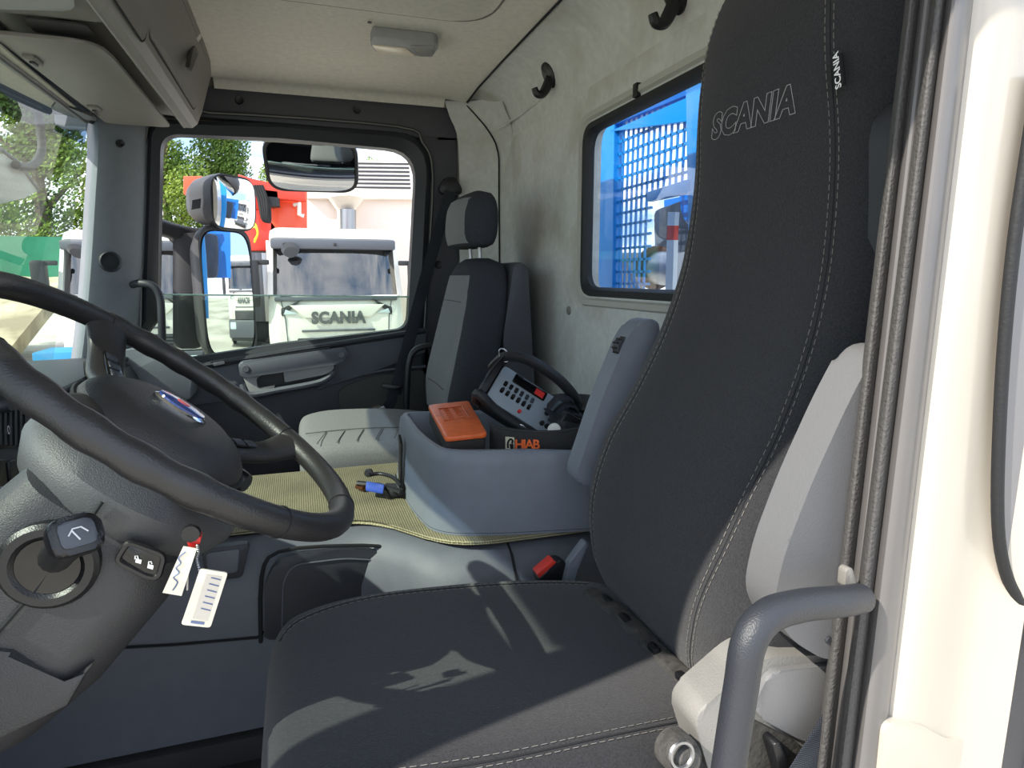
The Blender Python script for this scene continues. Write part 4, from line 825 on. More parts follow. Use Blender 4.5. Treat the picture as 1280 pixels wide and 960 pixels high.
for (a, b, c) in ((-.11, .052, .035), (.085, -.045, .02), (.02, -.068, -.01)):
    p = RC(a, b, c); mk('strap_ring', tube([p+rx*.014*math.cos(q)+V((0, -.2, 1)).normalized()*.014*math.sin(q) for q in [2*math.pi*k/18 for k in range(18)]], .002, 6, cyc=True), m_steel, rc)
mk('carry_strap', tube([RC(-.11, .05, .03), RC(-.118, .0, .02), RC(-.112, -.03, -.03), RC(-.10, -.05, -.06)], .013, 8, sm=4, flat=.002, up=tuple(rn)), m_strap, rc)
mk('carry_strap', tube([RC(.04, .0, .02), RC(.075, -.02, .03), RC(.095, -.055, .0), RC(.10, -.07, -.05)], .014, 8, sm=4, flat=.0025, up=tuple(rx)), m_strap, rc)
mk('strap_buckle', box(V((-.016, -.012, -.004)), V((.016, .012, .004)), .002, mat4=Matrix.Translation(RC(.07, -.02, .034))), m_rb, rc)
# waist belt with lettering, curved inside the box
bl = thing('waist_belt', 'black padded waist belt with orange lettering inside the storage box', 'belt', (.5, 1.25, .5))
bpth = crm([A(612, 548, 'y', 1.32), A(625, 553, 'y', 1.29), A(660, 558, 'y', 1.25), A(700, 558, 'y', 1.23), A(735, 552, 'y', 1.22)], 6)
rr = []
for i, p in enumerate(bpth):
    rr.append([p+V((0, 0, .030)), p+V((.004, .014, .030)), p+V((.004, .014, -.05)), p+V((0, 0, -.05))])
bw = mk('belt_band', loft(rr), M('belt_cloth', (44, 44, 46), .9, bump=(700, .5), var=(300, .3)), bl)
mk('belt_binding', tube([p+V((.002, .006, .031)) for p in bpth], .004, 8), m_rub, bl)
def BP(px, py, off=.004):
    y = 1.25
    for _ in range(4):
        p = A(px, py, 'y', y); k = max([i for i in range(len(bpth)-1) if bpth[i].x <= p.x] or [0]); a, b = bpth[k], bpth[k+1]; f = max(0, min(1, (p.x-a.x)/(b.x-a.x))); y = a.y+(b.y-a.y)*f-off
    return A(px, py, 'y', y)
def onbelt(px0, wd, hgt):
    def f(u, v, w_):
        return BP(px0+u, 556-v)
    return f
txt('orange_lettering', 'HIAB', 16, onbelt(659, 1, 1), M('orange_print', (232, 104, 44), .6), bw, off=.45, space=.84)
lo = [BP(px, py, .005) for px, py in ((632, 546), (643, 547), (643, 563), (632, 561))]
lgq = mk('logo_patch', prism(lo, (0, .002, 0)), M('patch_cream', (206, 200, 176), .7), bw)
lgf = lambda px, py: BP(px, py, .0065)
mk('logo_mark', tube([lgf(635, 560), lgf(635, 553), lgf(638, 549), lgf(641, 551), lgf(640, 554)], .0022, 6, sm=3), m_line, lgq)
mk('logo_mark', prism([lgf(637, 555), lgf(642, 555), lgf(642, 562), lgf(638, 561)], (0, .001, 0)), m_line, lgq)
# loose straps / battery pouch to the right of the remote
po = thing('tool_pouch', 'black strap buckle and pouch heaped at the back of the storage box', 'pouch', (.6, 1.4, .5))
mk('pouch_body', box((-.05, -.035, -.035), (.05, .035, .025), .012, mat4=Matrix.Translation(A(716, 540, 'y', 1.315))@Matrix.Rotation(.35, 4, 'Y')), m_rb, po)
pq = A(713, 527, 'y', 1.30); mk('pouch_clip', box((-.026, -.012, -.016), (.026, .012, .016), .004, mat4=Matrix.Translation(pq)@Matrix.Rotation(.5, 4, 'Y')), m_blk, po)
for k in range(3):
    p = A(700+k*6, 503+k*10, 'y', 1.38); mk('strap_loop', tube([p+V((-.03, 0, -.01)), p+V((-.01, -.02, .018)), p+V((.02, -.02, .01)), p+V((.035, 0, -.02))], .016, 8, sm=3, flat=.004, up=(.2, 1, .2)), m_strap, po)
mk('round_cap', lathe([(0, .006), (.012, .006), (.0145, .003), (.015, -.01)], A(693, 537, 'y', 1.285), (-.3, -1, .35), 20), M('white_cap', (222, 220, 212), .5), po)
for (px, py) in ((713, 526), (721, 534)): mk('rivet', lathe([(0, .002), (.0025, .002), (.003, 0)], A(px, py, 'y', 1.286), (0, -1, .2), 8), m_chrome, po)
# pen-like tools clipped on the latch
ct = thing('cable_bracket', 'small black bracket with blue tag on the tunnel mat', 'bracket', A(480, 605, 'z', .46))
def Tm(px, py, z): return A(px, py, 'z', z)
mk('bracket_arm', tube([Tm(447, 604, .475), Tm(475, 607, .475), Tm(502, 616, .475)], .007, 8), m_blk, ct)
mk('bracket_arm', tube([Tm(461, 594, .50), Tm(475, 592, .50), Tm(492, 597, .50), Tm(501, 608, .49)], .005, 8, sm=3), m_blk, ct)
mk('pivot', lathe([(0, .008), (.009, .008), (.011, .004), (.011, -.004), (0, -.006)], Tm(461, 591, .50), (-.2, -1, .3), 14), m_blk, ct)
mk('hose_end', tube([Tm(446, 608, .465), Tm(455, 611, .465)], .006, 8), M('copper', (150, 96, 70), .35, 1), ct)
mk('blue_tag', prism(rp([Tm(458, 605, .478), Tm(481, 609, .478), Tm(479, 618, .474), Tm(457, 614, .474)], .004, 2), (0, 0, .008), .002), M('blue_plastic', (52, 78, 160), .35), ct)
mk('crossbar', tube([Tm(493, 594, .50), Tm(500, 612, .475)], .004, 8), m_steel, ct)
mk('clamp', prism(rp([Tm(481, 612, .465), Tm(503, 612, .465), Tm(505, 621, .46), Tm(488, 622, .46)], .005, 2), (0, 0, .018), .003), m_rub, ct)
# ================================================================ handles
gh = mk('grab_handle', tube([A(px, py, 'y', y) for px, py, y in ((1075, 748, .44), (1048, 752, .425), (1000, 757, .415), (960, 770, .405), (936, 803, .40), (926, 860, .40), (915, 930, .40), (903, 1010, .40))], .0142, 18, sm=6), M('handle_black', (44, 46, 52), .45, bump=(700, .3)),
        label='black tubular grab handle beside the driver doorway', cat='handle')
mk('handle_foot', prism(rp([A(px, py, 'y', .452) for px, py in ((1056, 735), (1058, 712), (1066, 709), (1072, 735))], .004, 3), (0, .01, 0), .002), m_bin, gh)
mk('grab_handle', tube([A(px, py, 'y', y) for px, py, y in ((166, 356, 2.53), (176, 354, 2.50), (192, 358, 2.49), (200, 372, 2.49), (202, 400, 2.49), (203, 426, 2.50))], .013, 12, sm=4), M('handle_black', (44, 46, 52), .45),
   label='short black grab handle on the passenger windscreen pillar', cat='handle')
# ================================================================ driver doorway jamb (right edge of the picture)
def J(px, py, y=.45): return A(px, py, 'y', y)
PY = (-60, 120, 300, 480, 660, 840, 1030)
def xj(x0, py): return x0   # edge positions at py=480 slide with the pillar lean
def jm(pt, pb, py, y): f = py/960; return J(pt*(1-f)+pb*f, py, y)
rows = [[jm(1166, 1047, py, .478), jm(1163, 1044, py, .468), jm(1168, 1049, py, .452), jm(1176, 1058, py, .447), jm(1182, 1065, py, .452)] for py in PY]
mk('trim_10', patch(rows, nu=3, nv=2, vec=(.004, .03, 0)), M('ribbed_seal', (72, 70, 69), .7, bump=(260, 1)), label='ribbed dark rubber seal down the driver doorway', cat='seal', kind='structure')
rows = [[jm(1182, 1065, py, .453), jm(1190, 1074, py, .440), jm(1203, 1088, py, .436), jm(1213, 1100, py, .440), jm(1217, 1104, py, .448)] for py in PY]
mk('trim_11', patch(rows, nu=3, nv=2, vec=(.004, .03, 0)), M('jamb_grey', (100, 97, 96), .35, coat=.2, var=(8, .05)), label='smooth dark grey moulding beside the white door jamb', cat='trim', kind='structure')
rows = []
for py in PY:
    a = jm(1215, 1100, py, .449); rows.append([a, a+V((.012, -.010, 0)), a+V((.04, -.014, 0)), a+V((.075, -.012, 0)), a+V((.10, -.016, 0)), a+V((.14, -.03, 0))])
jb = mk('wall_left', patch(rows, nu=3, nv=3, vec=(.0, .06, 0)), m_white, label='white painted door jamb at the right edge of the picture', cat='door jamb', kind='structure')
mk('jamb_boss', prism(rp([J(1105, 905, .4335), J(1150, 905, .4335), J(1185, 925, .4335), J(1222, 925, .4335), J(1232, 900, .4335), J(1232, 1010, .4335), J(1095, 1010, .4335)], .012, 4), (0, .012, 0), .011, 4), m_white, jb)
mk('trim_12', tube([J(px, py, .425) for px, py in ((1300, 90), (1284, 190), (1268, 300), (1256, 420), (1249, 540), (1247, 640), (1253, 700), (1270, 745), (1310, 800))], .0058, 10, sm=4), m_rub, label='black rubber beading at the far right edge', cat='seal', kind='structure')
mk('trim_13', prism([J(px, py, .428) for px, py in ((1300, 90), (1284, 190), (1268, 300), (1256, 420), (1249, 540), (1247, 640), (1253, 700), (1270, 745), (1310, 800), (1420, 800), (1420, 90))], (0, .004, 0)), M('panel_dark', (120, 118, 120), .4), label='grey side panel beyond the rubber beading', cat='panel', kind='structure')
mk('wall_left_body', box((.585, .455, -.3), (.86, .50, 1.72)), m_pill, label='inner body panel behind the driver door jamb', cat='wall', kind='structure')
# ================================================================ outside: yard
GZ = -1.25
m_asph = M('yard_concrete', (200, 193, 178), .9, bump=(3, .3), var=(.6, .12), var2=((140, 132, 118), .25, .45, .7))
m_sand = M('sandy_gravel', (196, 180, 150), .95, bump=(4, 1), var=(2.2, .25), var2=((150, 136, 112), 1.1, .5, .62))
mk('ground', box((-70, -40, GZ-.1), (70, 70, GZ)), m_asph, label='pale concrete truck yard', cat='ground', kind='structure')
rows = []
rnd = random.Random(3)
for j, (y, z) in enumerate(((9.5, GZ-.02), (11, -.95), (13.5, -.1), (16, .75), (18.5, 1.05), (24, 1.15))):
    rows.append([V((x, y+.25*math.sin(x*1.7+j), z+(rnd.uniform(-.12, .12) if 0 < j < 5 else 0))) for x in (-22, -18, -15, -12.5, -10, -8.5, -7, -5.6, -4.7)])
mk('gravel_bank', patch(rows, nu=4, nv=4, vec=(0, 0, -.3)), m_sand, label='sandy gravel bank beyond the windscreen', cat='bank', kind='structure')
# green netting fence on the bank
fe = thing('mesh_fence', 'green netting fence on top of the gravel bank', 'fence', (-8, 17.8, 1.0))
m_net = M('green_netting', (40, 128, 98), .8, bump=(60, .6), var=(3, .12))
for i in range(8):
    x = -14.5+i*1.35; mk('netting', patch([[V((x+1.35*k/4, 17.8+.04*math.sin(k+i), z)) for k in range(5)] for z in (.85, 1.3, 1.9)], nu=2, nv=2, vec=(0, .02, 0)), m_net, fe)
    mk('fence_post', tube([(x, 17.85, .6), (x, 17.85, 2.0)], .035, 8), m_steel, fe)
# pallets and crates on the yard edge
m_wood = M('pallet_wood', (168, 140, 104), .85, bump=(20, .5), var=(6, .15))
def pallet(loc, rot, label):
    p = thing('wooden_pallet', label, 'pallet', (0, 0, 0), group='pallets at the yard edge')
    for k in range(7): mk('deck_board', box((-.6, -.40+k*.125, .12), (.6, -.31+k*.125, .145)), m_wood, p)
    for k in (-.38, 0, .38): mk('bearer', box((-.6, k-.05, 0), (.6, k+.05, .12)), m_wood, p)
    p.location = loc; p.rotation_euler.z = rot
pallet((-3.75, 12.0, -1.25+.62), .1, 'upper wooden pallet stacked behind the windscreen pillar')
pallet((-3.8, 12.0, -1.25+.45), .05, 'lower wooden pallet under the other behind the pillar')
cr_ = thing('crate', 'white crate with a blue top behind the steering wheel', 'crate', (-3.0, 10.0, GZ))
mk('crate_box', box((-3.5, 10.2, GZ), (-2.75, 10.9, GZ+.95), .02), M('crate_white', (220, 216, 204), .7, var=(3, .05)), cr_)
mk('crate_lid', box((-3.45, 10.18, GZ+.96), (-2.75, 10.9, GZ+1.22), .02), M('crate_blue', (40, 128, 176), .6), cr_)
# ---- trees
def leafmat(n, a, b):
    m = M(n, a, .65, var2=(b, .9, .35, .65), spec=.3); return m
m_leaf = [leafmat('leaf_green', (88, 118, 48), (140, 160, 66)), leafmat('leaf_deep', (66, 96, 44), (106, 132, 56))]
m_bark = M('bark', (92, 80, 66), .9, bump=(12, 1))
def crown(seed, blobs, n, size):
    r = random.Random(seed); vs_ = []; fs = []
    for i in range(n):
        c, rad = r.choice(blobs); d = V((r.gauss(0, 1), r.gauss(0, 1), r.gauss(0, 1))).normalized(); p = V(c)+V((d.x*rad[0], d.y*rad[1], d.z*rad[2]))*(r.random()**.4)
        a = V((r.gauss(0, 1), r.gauss(0, 1), r.gauss(0, 1))).normalized(); b = a.orthogonal().normalized(); s = size*r.uniform(.6, 1.3); k = len(vs_); c2 = a.cross(b)
        vs_ += [p-b*s, p+c2*s*.5, p+b*s, p-c2*s*.5]; fs.append((k, k+1, k+2, k+3))
    me = bpy.data.meshes.new('foliage'); me.from_pydata([tuple(v) for v in vs_], [], fs); return me
def tree(loc, h, w_, seed, mi, label):
    r = random.Random(seed); t_ = thing('tree', label, 'tree', loc, group='trees beyond the yard')
    blobs = []
    for k in range(20):
        u = r.random(); blobs.append(((r.uniform(-.75, .75)*w_*(1-.55*u), r.uniform(-.5, .5)*w_*(1-.5*u), h*(.12+.80*u)), (w_*.34, w_*.34, h*.11)))
    me = crown(seed, blobs, 24000, .065); me.materials.append(m_leaf[mi]); o = bpy.data.objects.new('foliage', me); COL.objects.link(o); o.parent = t_; o['kind'] = 'stuff'
    mk('trunk', tube([V(loc)+V((0, 0, 0)), V(loc)+V((.1, 0, h*.3)), V(loc)+V((0, .1, h*.7))], [.22, .16, .06], 8), m_bark, t_)
    for k in range(4):
        a = k*1.7; mk('branch', tube([V(loc)+V((.08, 0, h*(.25+.08*k))), V(loc)+V((math.cos(a)*w_*.5, math.sin(a)*w_*.4, h*(.45+.09*k)))], [.08, .03], 6), m_bark, t_)
tree((-6.4, 20.5, .9), 6.8, 2.5, 11, 0, 'leafy tree behind the green netting at the left edge')
tree((-4.4, 26.5, .4), 8.0, 2.5, 12, 0, 'tall leafy tree just left of the windscreen pillar')
tree((-10.2, 24, .9), 7.5, 3.0, 13, 1, 'broad leafy tree partly hidden by the front mirror arm')
tree((-2.3, 27.5, GZ), 8.6, 1.9, 14, 1, 'bushy dark tree behind the small wing mirror')
tree((-.3, 33, GZ), 7.6, 1.7, 15, 0, 'smaller tree behind the red crane')
tree((4.6, 37, GZ), 8.9, 1.9, 16, 0, 'tree top showing above the louvred white building')
# ---- trucks
m_tw = M('truck_white', (222, 220, 212), .3, coat=.3); m_tg = M('truck_grey', (78, 82, 90), .45); m_tire = M('tyre', (26, 26, 27), .85, bump=(20, .4)); m_grl = M('grille_black', (34, 36, 38), .6, bump=(40, 1))
m_tglass = glass('truck_glass', (120, 138, 146), 5)
def truck(label, group):
    t_ = thing('white_truck', label, 'truck', (0, 0, 0), group=group)
    def b(n, lo, hi, m, bev=.02, par=t_): return mk(n, box(lo, hi, bev), m, par)
    # lower front shell: lofted, leaning slightly
    def sec(z, w_, y, d=2.0, r=.22):
        return rp([V((-w_, y, z)), V((w_, y, z)), V((w_, y+d, z)), V((-w_, y+d, z))], [r, r, .05, .05], 5)
    mk('front_shell', loft([sec(.95, 1.22, .02), sec(1.30, 1.235, -.02), sec(1.60, 1.225, .0), sec(1.88, 1.20, .05), sec(1.93, 1.19, .08)]), m_tw, t_)
    b('bumper', (-1.24, -.08, .32), (1.24, .5, .93), m_tg, .06)
    b('skid_plate', (-1.1, -.02, .22), (1.1, .4, .34), m_grl, .03)
    # upper cab: pillars, roof, rear wall
    for s in (-1, 1):
        mk('pillar', loft([[V((s*(1.12+a), .06+c, 1.92)) for a, c in ((0, 0), (.10, .05), (.10, .25), (.02, .25))], [V((s*(1.08+a), .30+c, 2.78)) for a, c in ((0, 0), (.08, .05), (.08, .25), (.02, .25))]]), m_tw, t_)
        b('side_panel', (s*1.2-.03, .95, 1.9), (s*1.2+.03, 2.05, 2.85), m_tw)
        mk('side_window', prism([V((s*1.2, .34, 1.87)), V((s*1.2, .95, 1.87)), V((s*1.18, .95, 2.75)), V((s*1.17, .52, 2.75))], (s*.01, 0, 0)), m_tglass, t_)
        mr = b('mirror', (s*1.45-.12, -.05, 1.75), (s*1.45+.12, .18, 2.5), m_grl, .05)
        b('mirror_arm', (min(s*1.15, s*1.4), .05, 2.42), (max(s*1.15, s*1.4), .12, 2.5), m_grl, .02)
        hl = mk('corner_lamp', prism([V((s*.62, -.028, 1.87)), V((s*.95, -.012, 1.74)), V((s*1.05, .06, 1.72)), V((s*.98, -.02, 1.60))], (0, .05, 0), .008), m_grl, t_)
        mk('lamp_lens', prism([V((s*.70, -.034, 1.635)), V((s*.92, -.024, 1.71)), V((s*.96, -.02, 1.63))], (0, .03, 0), .004), M('lamp_glass', (190, 205, 210), .1), hl)
        b('headlight', (s*.92-.22, -.10, .62), (s*.92+.22, .1, .86), M('lamp_glass', (190, 205, 210), .1), .03)
        mk('panel_line', tube([V((s*1.00, .012, 1.90)), V((s*.93, -.012, 1.55)), V((s*.90, -.02, 1.0))], .010, 6), m_tg, t_)
        for (yy, rr) in ((1.15, .50), (4.6, .50)):
            wl = mk('wheel', lathe([(.28, -.15), (rr*.9, -.15), (rr, -.10), (rr, .10), (rr*.9, .15), (.28, .15)], (s*1.03, yy, .5), (1, 0, 0), 28), m_tire, t_)
            mk('wheel_rim', lathe([(0, .10), (.10, .16), (.20, .10), (.29, .13), (.29, -.1), (0, -.1)], (s*1.06, yy, .5), (s, 0, 0), 24), m_lgrey, wl)
    mk('roof', loft([sec(2.80, 1.14, .33, 1.75), sec(2.86, 1.15, .26, 1.82), sec(2.98, 1.13, .34, 1.74), sec(3.03, 1.05, .45, 1.6)]), m_tw, t_)
    b('sun_visor', (-1.12, .16, 2.68), (1.12, .36, 2.84), m_tg, .03)
    b('visor_camera', (-.02, .14, 2.73), (.03, .18, 2.78), m_grl, .01)
    b('rear_panel', (-1.18, 2.0, .9), (1.18, 2.06, 2.9), m_tg)
    mk('windscreen', patch([[V((x, .06+.24*f+.10*(x/1.1)**4, 1.93+.80*f)) for x in (-1.12, -.8, -.4, 0, .4, .8, 1.12)] for f in (0, .5, 1)], nu=2, nv=2), m_tglass, t_)
    b('dash_shelf', (-1.05, .25, 1.80), (1.05, .65, 2.02), m_lgrey, .04)
    mk('inner_wheel', tube(circ((.55, .75, 2.12), .22, (0, -.7, .7), 24), .02, 6, cyc=True), m_grl, t_)
    for s in (-1, 1):
        b('inner_seat', (s*.6-.25, 1.0, 1.6), (s*.6+.25, 1.25, 2.45), m_grl, .08)
    for s in (-1, 1):
        mk('wiper', tube([V((s*.55+.5, .02, 1.90)), V((s*.55, .04, 1.87)), V((s*.55-.45, .04, 1.925))], .014, 6), m_grl, t_)
    b('cowl', (-1.1, -.01, 1.84), (1.1, .1, 1.91), m_tg, .02)
    mk('badge_panel', prism([V((-.86, -.035, 1.78)), V((.86, -.035, 1.78)), V((.60, -.045, 1.57)), V((-.60, -.045, 1.57))], (0, .06, 0), .02), m_tw, t_)
    b('panel_slot', (-.66, -.055, 1.34), (.66, 0, 1.375), m_tg, .01)
    g_ = b('grille', (-.74, -.06, .94), (.74, .05, 1.24), m_grl, .02)
    for k in range(5): b('grille_bar', (-.72, -.07, .965+k*.058), (.72, -.05, .985+k*.058), m_tg, .004, g_)
    txt('chrome_lettering', 'SCANIA', .26, basis((0, -.05, 1.56), (1, 0, 0), (0, 0, 1), (0, -1, 0)), M('letter_grey', (96, 102, 104), .35, .6), t_, ext=.012, off=.013, space=1.06)
    # front mirror on the windscreen corner
    mk('front_mirror', lathe([(0, .05), (.12, .05), (.16, .0), (.12, -.03), (0, -.03)], V((-.78, .02, 2.66)), (.1, -.4, -.9), 18, sx=1.0, sy=1.6, up=(0, 1, 0)), m_tg, t_)
    mk('mirror_stem', tube([V((-.95, .26, 2.72)), V((-.85, .1, 2.76)), V((-.78, .03, 2.68))], .02, 6, sm=3), m_grl, t_)
    # chassis and load box behind
    b('chassis', (-.42, 1.5, .55), (.42, 6.2, .85), m_grl)
    return t_
tk = truck('white truck parked facing the cab, large grey lettering on its nose', 'parked white trucks'); tk.location = (.62, 11.0, GZ); tk.scale = (.89, 1, 1)
for loc, rot, lb in (((-2.75, 12.6, GZ), .0, 'white truck half hidden behind the windscreen pillar and wing mirrors'),
                     ((15.5, 4.4, GZ), math.radians(-80), 'white truck in the yard seen in the wing mirror'),
                     ((24, 6.0, GZ), math.radians(-80), 'farther white truck in the yard seen in the wing mirror'),
                     ((7.6, 15.2, GZ), math.radians(-25), 'white truck seen through the blue mesh behind the rear window')):
    c = copy_tree(tk); c['label'] = lb; c.location = loc; c.rotation_euler.z = rot
# ---- red crane truck
m_red = M('crane_red', (222, 58, 40), .4, coat=.3, var=(2, .06)); m_org = M('crane_orange', (232, 84, 48), .4, coat=.3)
ck = thing('crane_truck', 'truck with a folded red loader crane behind the white truck', 'crane truck', (-.8, 13.5, GZ))
def Ck(px, py, y=13.5): return A(px, py, 'y', y)
mk('crane_column', prism([Ck(338, 236), Ck(360, 226), Ck(384, 232), Ck(384, 312), Ck(336, 312)], (0, .9, 0), .03), m_org, ck)
mk('crane_arm', prism([Ck(300, 222), Ck(330, 232), Ck(380, 238), Ck(382, 254), Ck(330, 250), Ck(300, 240)], (0, .35, 0), .02), m_red, ck).location.y -= .45
mk('crane_beam', prism([Ck(300, 262), Ck(330, 262), Ck(352, 292), Ck(352, 314), Ck(300, 314)], (0, .4, 0), .03), m_red, ck)
mk('counter_box', prism([Ck(229, 220), Ck(252, 220), Ck(252, 240), Ck(229, 242)], (0, .6, 0), .02), m_org, ck)
mk('boom', prism([Ck(252, 228), Ck(345, 230), Ck(345, 262), Ck(252, 262)], (0, .35, 0), .02), m_red, ck)
mk('valve_block', prism([Ck(330, 236, 13.05), Ck(348, 238, 13.05), Ck(350, 258, 13.05), Ck(332, 258, 13.05)], (0, .3, 0), .02), m_grl, ck)
for k in range(4): mk('hydraulic_hose', tube([Ck(318+k*3, 232, 13.0), Ck(324+k*3, 250, 12.95), Ck(328+k*2, 272, 12.9), Ck(334+k, 276, 12.95), Ck(336, 262-k*3, 13.0)], .035, 8, sm=4), m_tire, ck)
for k in range(2): mk('yellow_hose', tube([Ck(311, 282+k*4, 13.0), Ck(319, 280+k*4, 12.9), Ck(322, 292, 12.9), Ck(318, 300+k*3, 13.0)], .018, 8, sm=4), M('hose_yellow', (232, 196, 50), .5), ck)
mk('grab_bracket', tube([Ck(368, 256, 13.3), Ck(374, 254, 13.2), Ck(374, 268, 13.2), Ck(380, 270, 13.2)], .04, 6), m_tw, ck)
mk('chassis_frame', prism([Ck(300, 400), Ck(400, 400), Ck(400, 430), Ck(300, 430)], (0, 1.6, 0), .02), m_grl, ck)
mk('support_plate', prism([Ck(312, 314), Ck(346, 314), Ck(346, 402), Ck(312, 402)], (0, .9, 0), .02), m_grl, ck)
for px in (316, 324, 332, 340): mk('support_post', box(Ck(px, 402, 13.3), Ck(px+3, 316, 13.3)+V((0, .1, 0)), .01), m_steel if px == 332 else m_tg, ck)
for px in (324, 352): 
    wl = mk('wheel', lathe([(.28, -.15), (.45, -.15), (.50, -.10), (.50, .10), (.45, .15), (.28, .15)], V((Ck(px, 430).x, 13.3, GZ+.5)), (0, 1, 0), 26), m_tire, ck)
    mk('wheel_rim', lathe([(0, .10), (.10, .14), (.20, .08), (.29, .12), (.29, -.1), (0, -.1)], V((Ck(px, 430).x, 13.25, GZ+.5)), (0, -1, 0), 20), m_tg, wl)
# ---- louvred white building
lb_ = thing('louvred_building', 'tall white plant building with a louvred top behind the trucks', 'building', (2.4, 19, GZ))
m_bw = M('building_white', (240, 232, 222), .7, var=(1, .03)); m_slot = M('slot_dark', (60, 60, 64), .8)
def Bd(px, py, y=19.): return A(px, py, 'y', y)
mk('louvre_house', prism([Bd(384, 199), Bd(600, 203), Bd(600, 250), Bd(384, 248)], (0, 4, 0), .04), m_bw, lb_)
for k in range(7):
    py = 203+k*5.0; mk('louvre_slat', prism([Bd(444, py, 18.98), Bd(511+k*.4, py+.8, 18.98), Bd(511+k*.4, py+3, 18.98), Bd(444, py+2.2, 18.98)], (0, .15, 0)), m_slot, lb_)
mk('wall_block', prism([Bd(384, 248, 19.2), Bd(620, 250, 19.2), Bd(620, 420, 19.2), Bd(384, 420, 19.2)], (0, 4, 0), .03), M('building_cream', (238, 222, 210), .7, var=(1, .03)), lb_)
mk('funnel', loft([circ(Bd(433, 284, 18.7), .22, (0, 0, 1), 12), circ(Bd(433, 262, 18.7)+V((0, .2, 0)), .25, (0, 0, 1), 12), circ(Bd(433, 248, 18.7)+V((0, .2, 0)), .95, (0, 0, 1), 12, sy=.5)]), m_bw, lb_)
mk('down_pipe', tube([Bd(435, 262, 18.6), Bd(435, 330, 18.6)], .22, 12), m_steel, lb_)
# ================================================================ our own truck: mirrors
m_mh = M('mirror_housing', (58, 58, 62), .5, bump=(300, .3), var=(12, .08))
def mirror(name, label, c, n, wd, hg, dep, rad, curve, tilt=0.0):
    t_ = thing(name, label, 'mirror', c); n = V(n).normalized(); h = V((0, 0, 1)).cross(n).normalized(); u = n.cross(h)
    if h.dot(rgt) < 0: h = -h
    def P(a, b, d): return V(c)+h*a+u*b+n*d
    def out(s, d): return [p for p in rp([P(a*wd/2*s, b*hg/2*s, d) for a, b in ((-1, -1), (1, -1), (1, 1), (-1, 1))], rad*s, 6)]
    mk('mirror_housing', loft([out(.35, -dep), out(.65, -dep*.93), out(.9, -dep*.65), out(1.05, -dep*.25), out(1.10, .0), out(1.09, .012), out(1.02, .012), out(1.0, .003)]), m_mh, t_, smooth=50)
    N = 14; rows = []
    def inside(a, b):   # squircle so the glass fills the rounded outline
        q = 5; L_ = (abs(a)**q+abs(b)**q)**(1/q); m_ = max(abs(a), abs(b), 1e-6); k = m_/max(L_, 1e-6); return a*k, b*k
    for j in range(N+1):
        r = []
        for i in range(N+1):
            a, b = inside(-1+2*i/N, -1+2*j/N); r.append(P(a*wd/2, b*hg/2, .010+curve*.25*(2-a*a-b*b)))
        rows.append(r)
    mk('mirror_glass', loft(rows, cap=False, closed=False), m_mirror, t_, smooth=180)
    return t_, P
MN = V((.75, -.66, .0))
big, P1 = mirror('wing_mirror', 'tall wing mirror reflecting parked trucks, lower of the pair', A(284, 367, 'y', 2.92), MN, .25, .50, .10, .08, .008)
sml, P2 = mirror('wide_angle_mirror', 'small wide-angle mirror in a dark housing above the tall one', A(290, 254, 'y', 2.92), (.74, -.66, -.06), .215, .20, .19, .07, .022)
# deep housing side that faces the doorway
mk('housing_side', prism(rp([A(px, py, 'y', 2.93) for px, py in ((216, 292), (252, 290), (254, 436), (216, 436))], .03, 4), (0, .10, 0), .015), m_mh, big)
mk('mirror_arm', tube([A(150, 262, 'y', 2.62), A(170, 272, 'y', 2.82), A(200, 284, 'y', 2.90), A(235, 294, 'y', 2.98), A(260, 296, 'y', 3.0)], .035, 10, sm=3), m_mh, big)
mk('mirror_bracket', prism(rp([A(px, py, 'y', 2.98) for px, py in ((205, 292), (250, 290), (300, 292), (300, 300), (216, 306))], .02, 3), (0, .06, 0), .01), m_mh, big)
mk('housing_emblem', prism([A(px, py, 'y', 2.84) for px, py in ((240, 250), (251, 248), (250, 260), (239, 262))], (0, .01, 0), .002), m_mh, sml)
km, P3 = mirror('kerb_mirror', 'wide kerb mirror hanging above the passenger window', A(390, 206, 'y', 2.84), (-.06, -.76, -.64), .335, .22, .07, .07, .03)
mk('mirror_foot', prism(rp([A(px, py, 'y', 2.82) for px, py in ((376, 170), (408, 172), (406, 186), (378, 184))], .01, 3), (0, -.11, 0), .006), m_rub, km)
fmr = thing('front_mirror', 'pale front mirror on a curved black arm outside the windscreen', 'mirror', A(20, 225, 'x', -1.0))
mk('mirror_shell', loft([[A(px, py, 'x', -.98) for px, py in ((-30, 190), (5, 192), (30, 212), (48, 238), (30, 248), (-30, 262))], [A(px, py, 'x', -1.10) for px, py in ((-30, 195), (5, 197), (28, 216), (42, 237), (26, 244), (-30, 255))]]), M('mirror_beige', (168, 164, 152), .6), fmr)
mk('shell_rim', tube([A(px, py, 'x', -.98) for px, py in ((0, 186), (22, 203), (48, 238))], .008, 8), m_mh, fmr)
mk('mirror_arm', tube([A(px, py, 'x', -.96) for px, py in ((44, 110), (49, 150), (52, 185), (46, 202), (34, 209), (20, 206))], .016, 10, sm=4), m_rub, fmr)
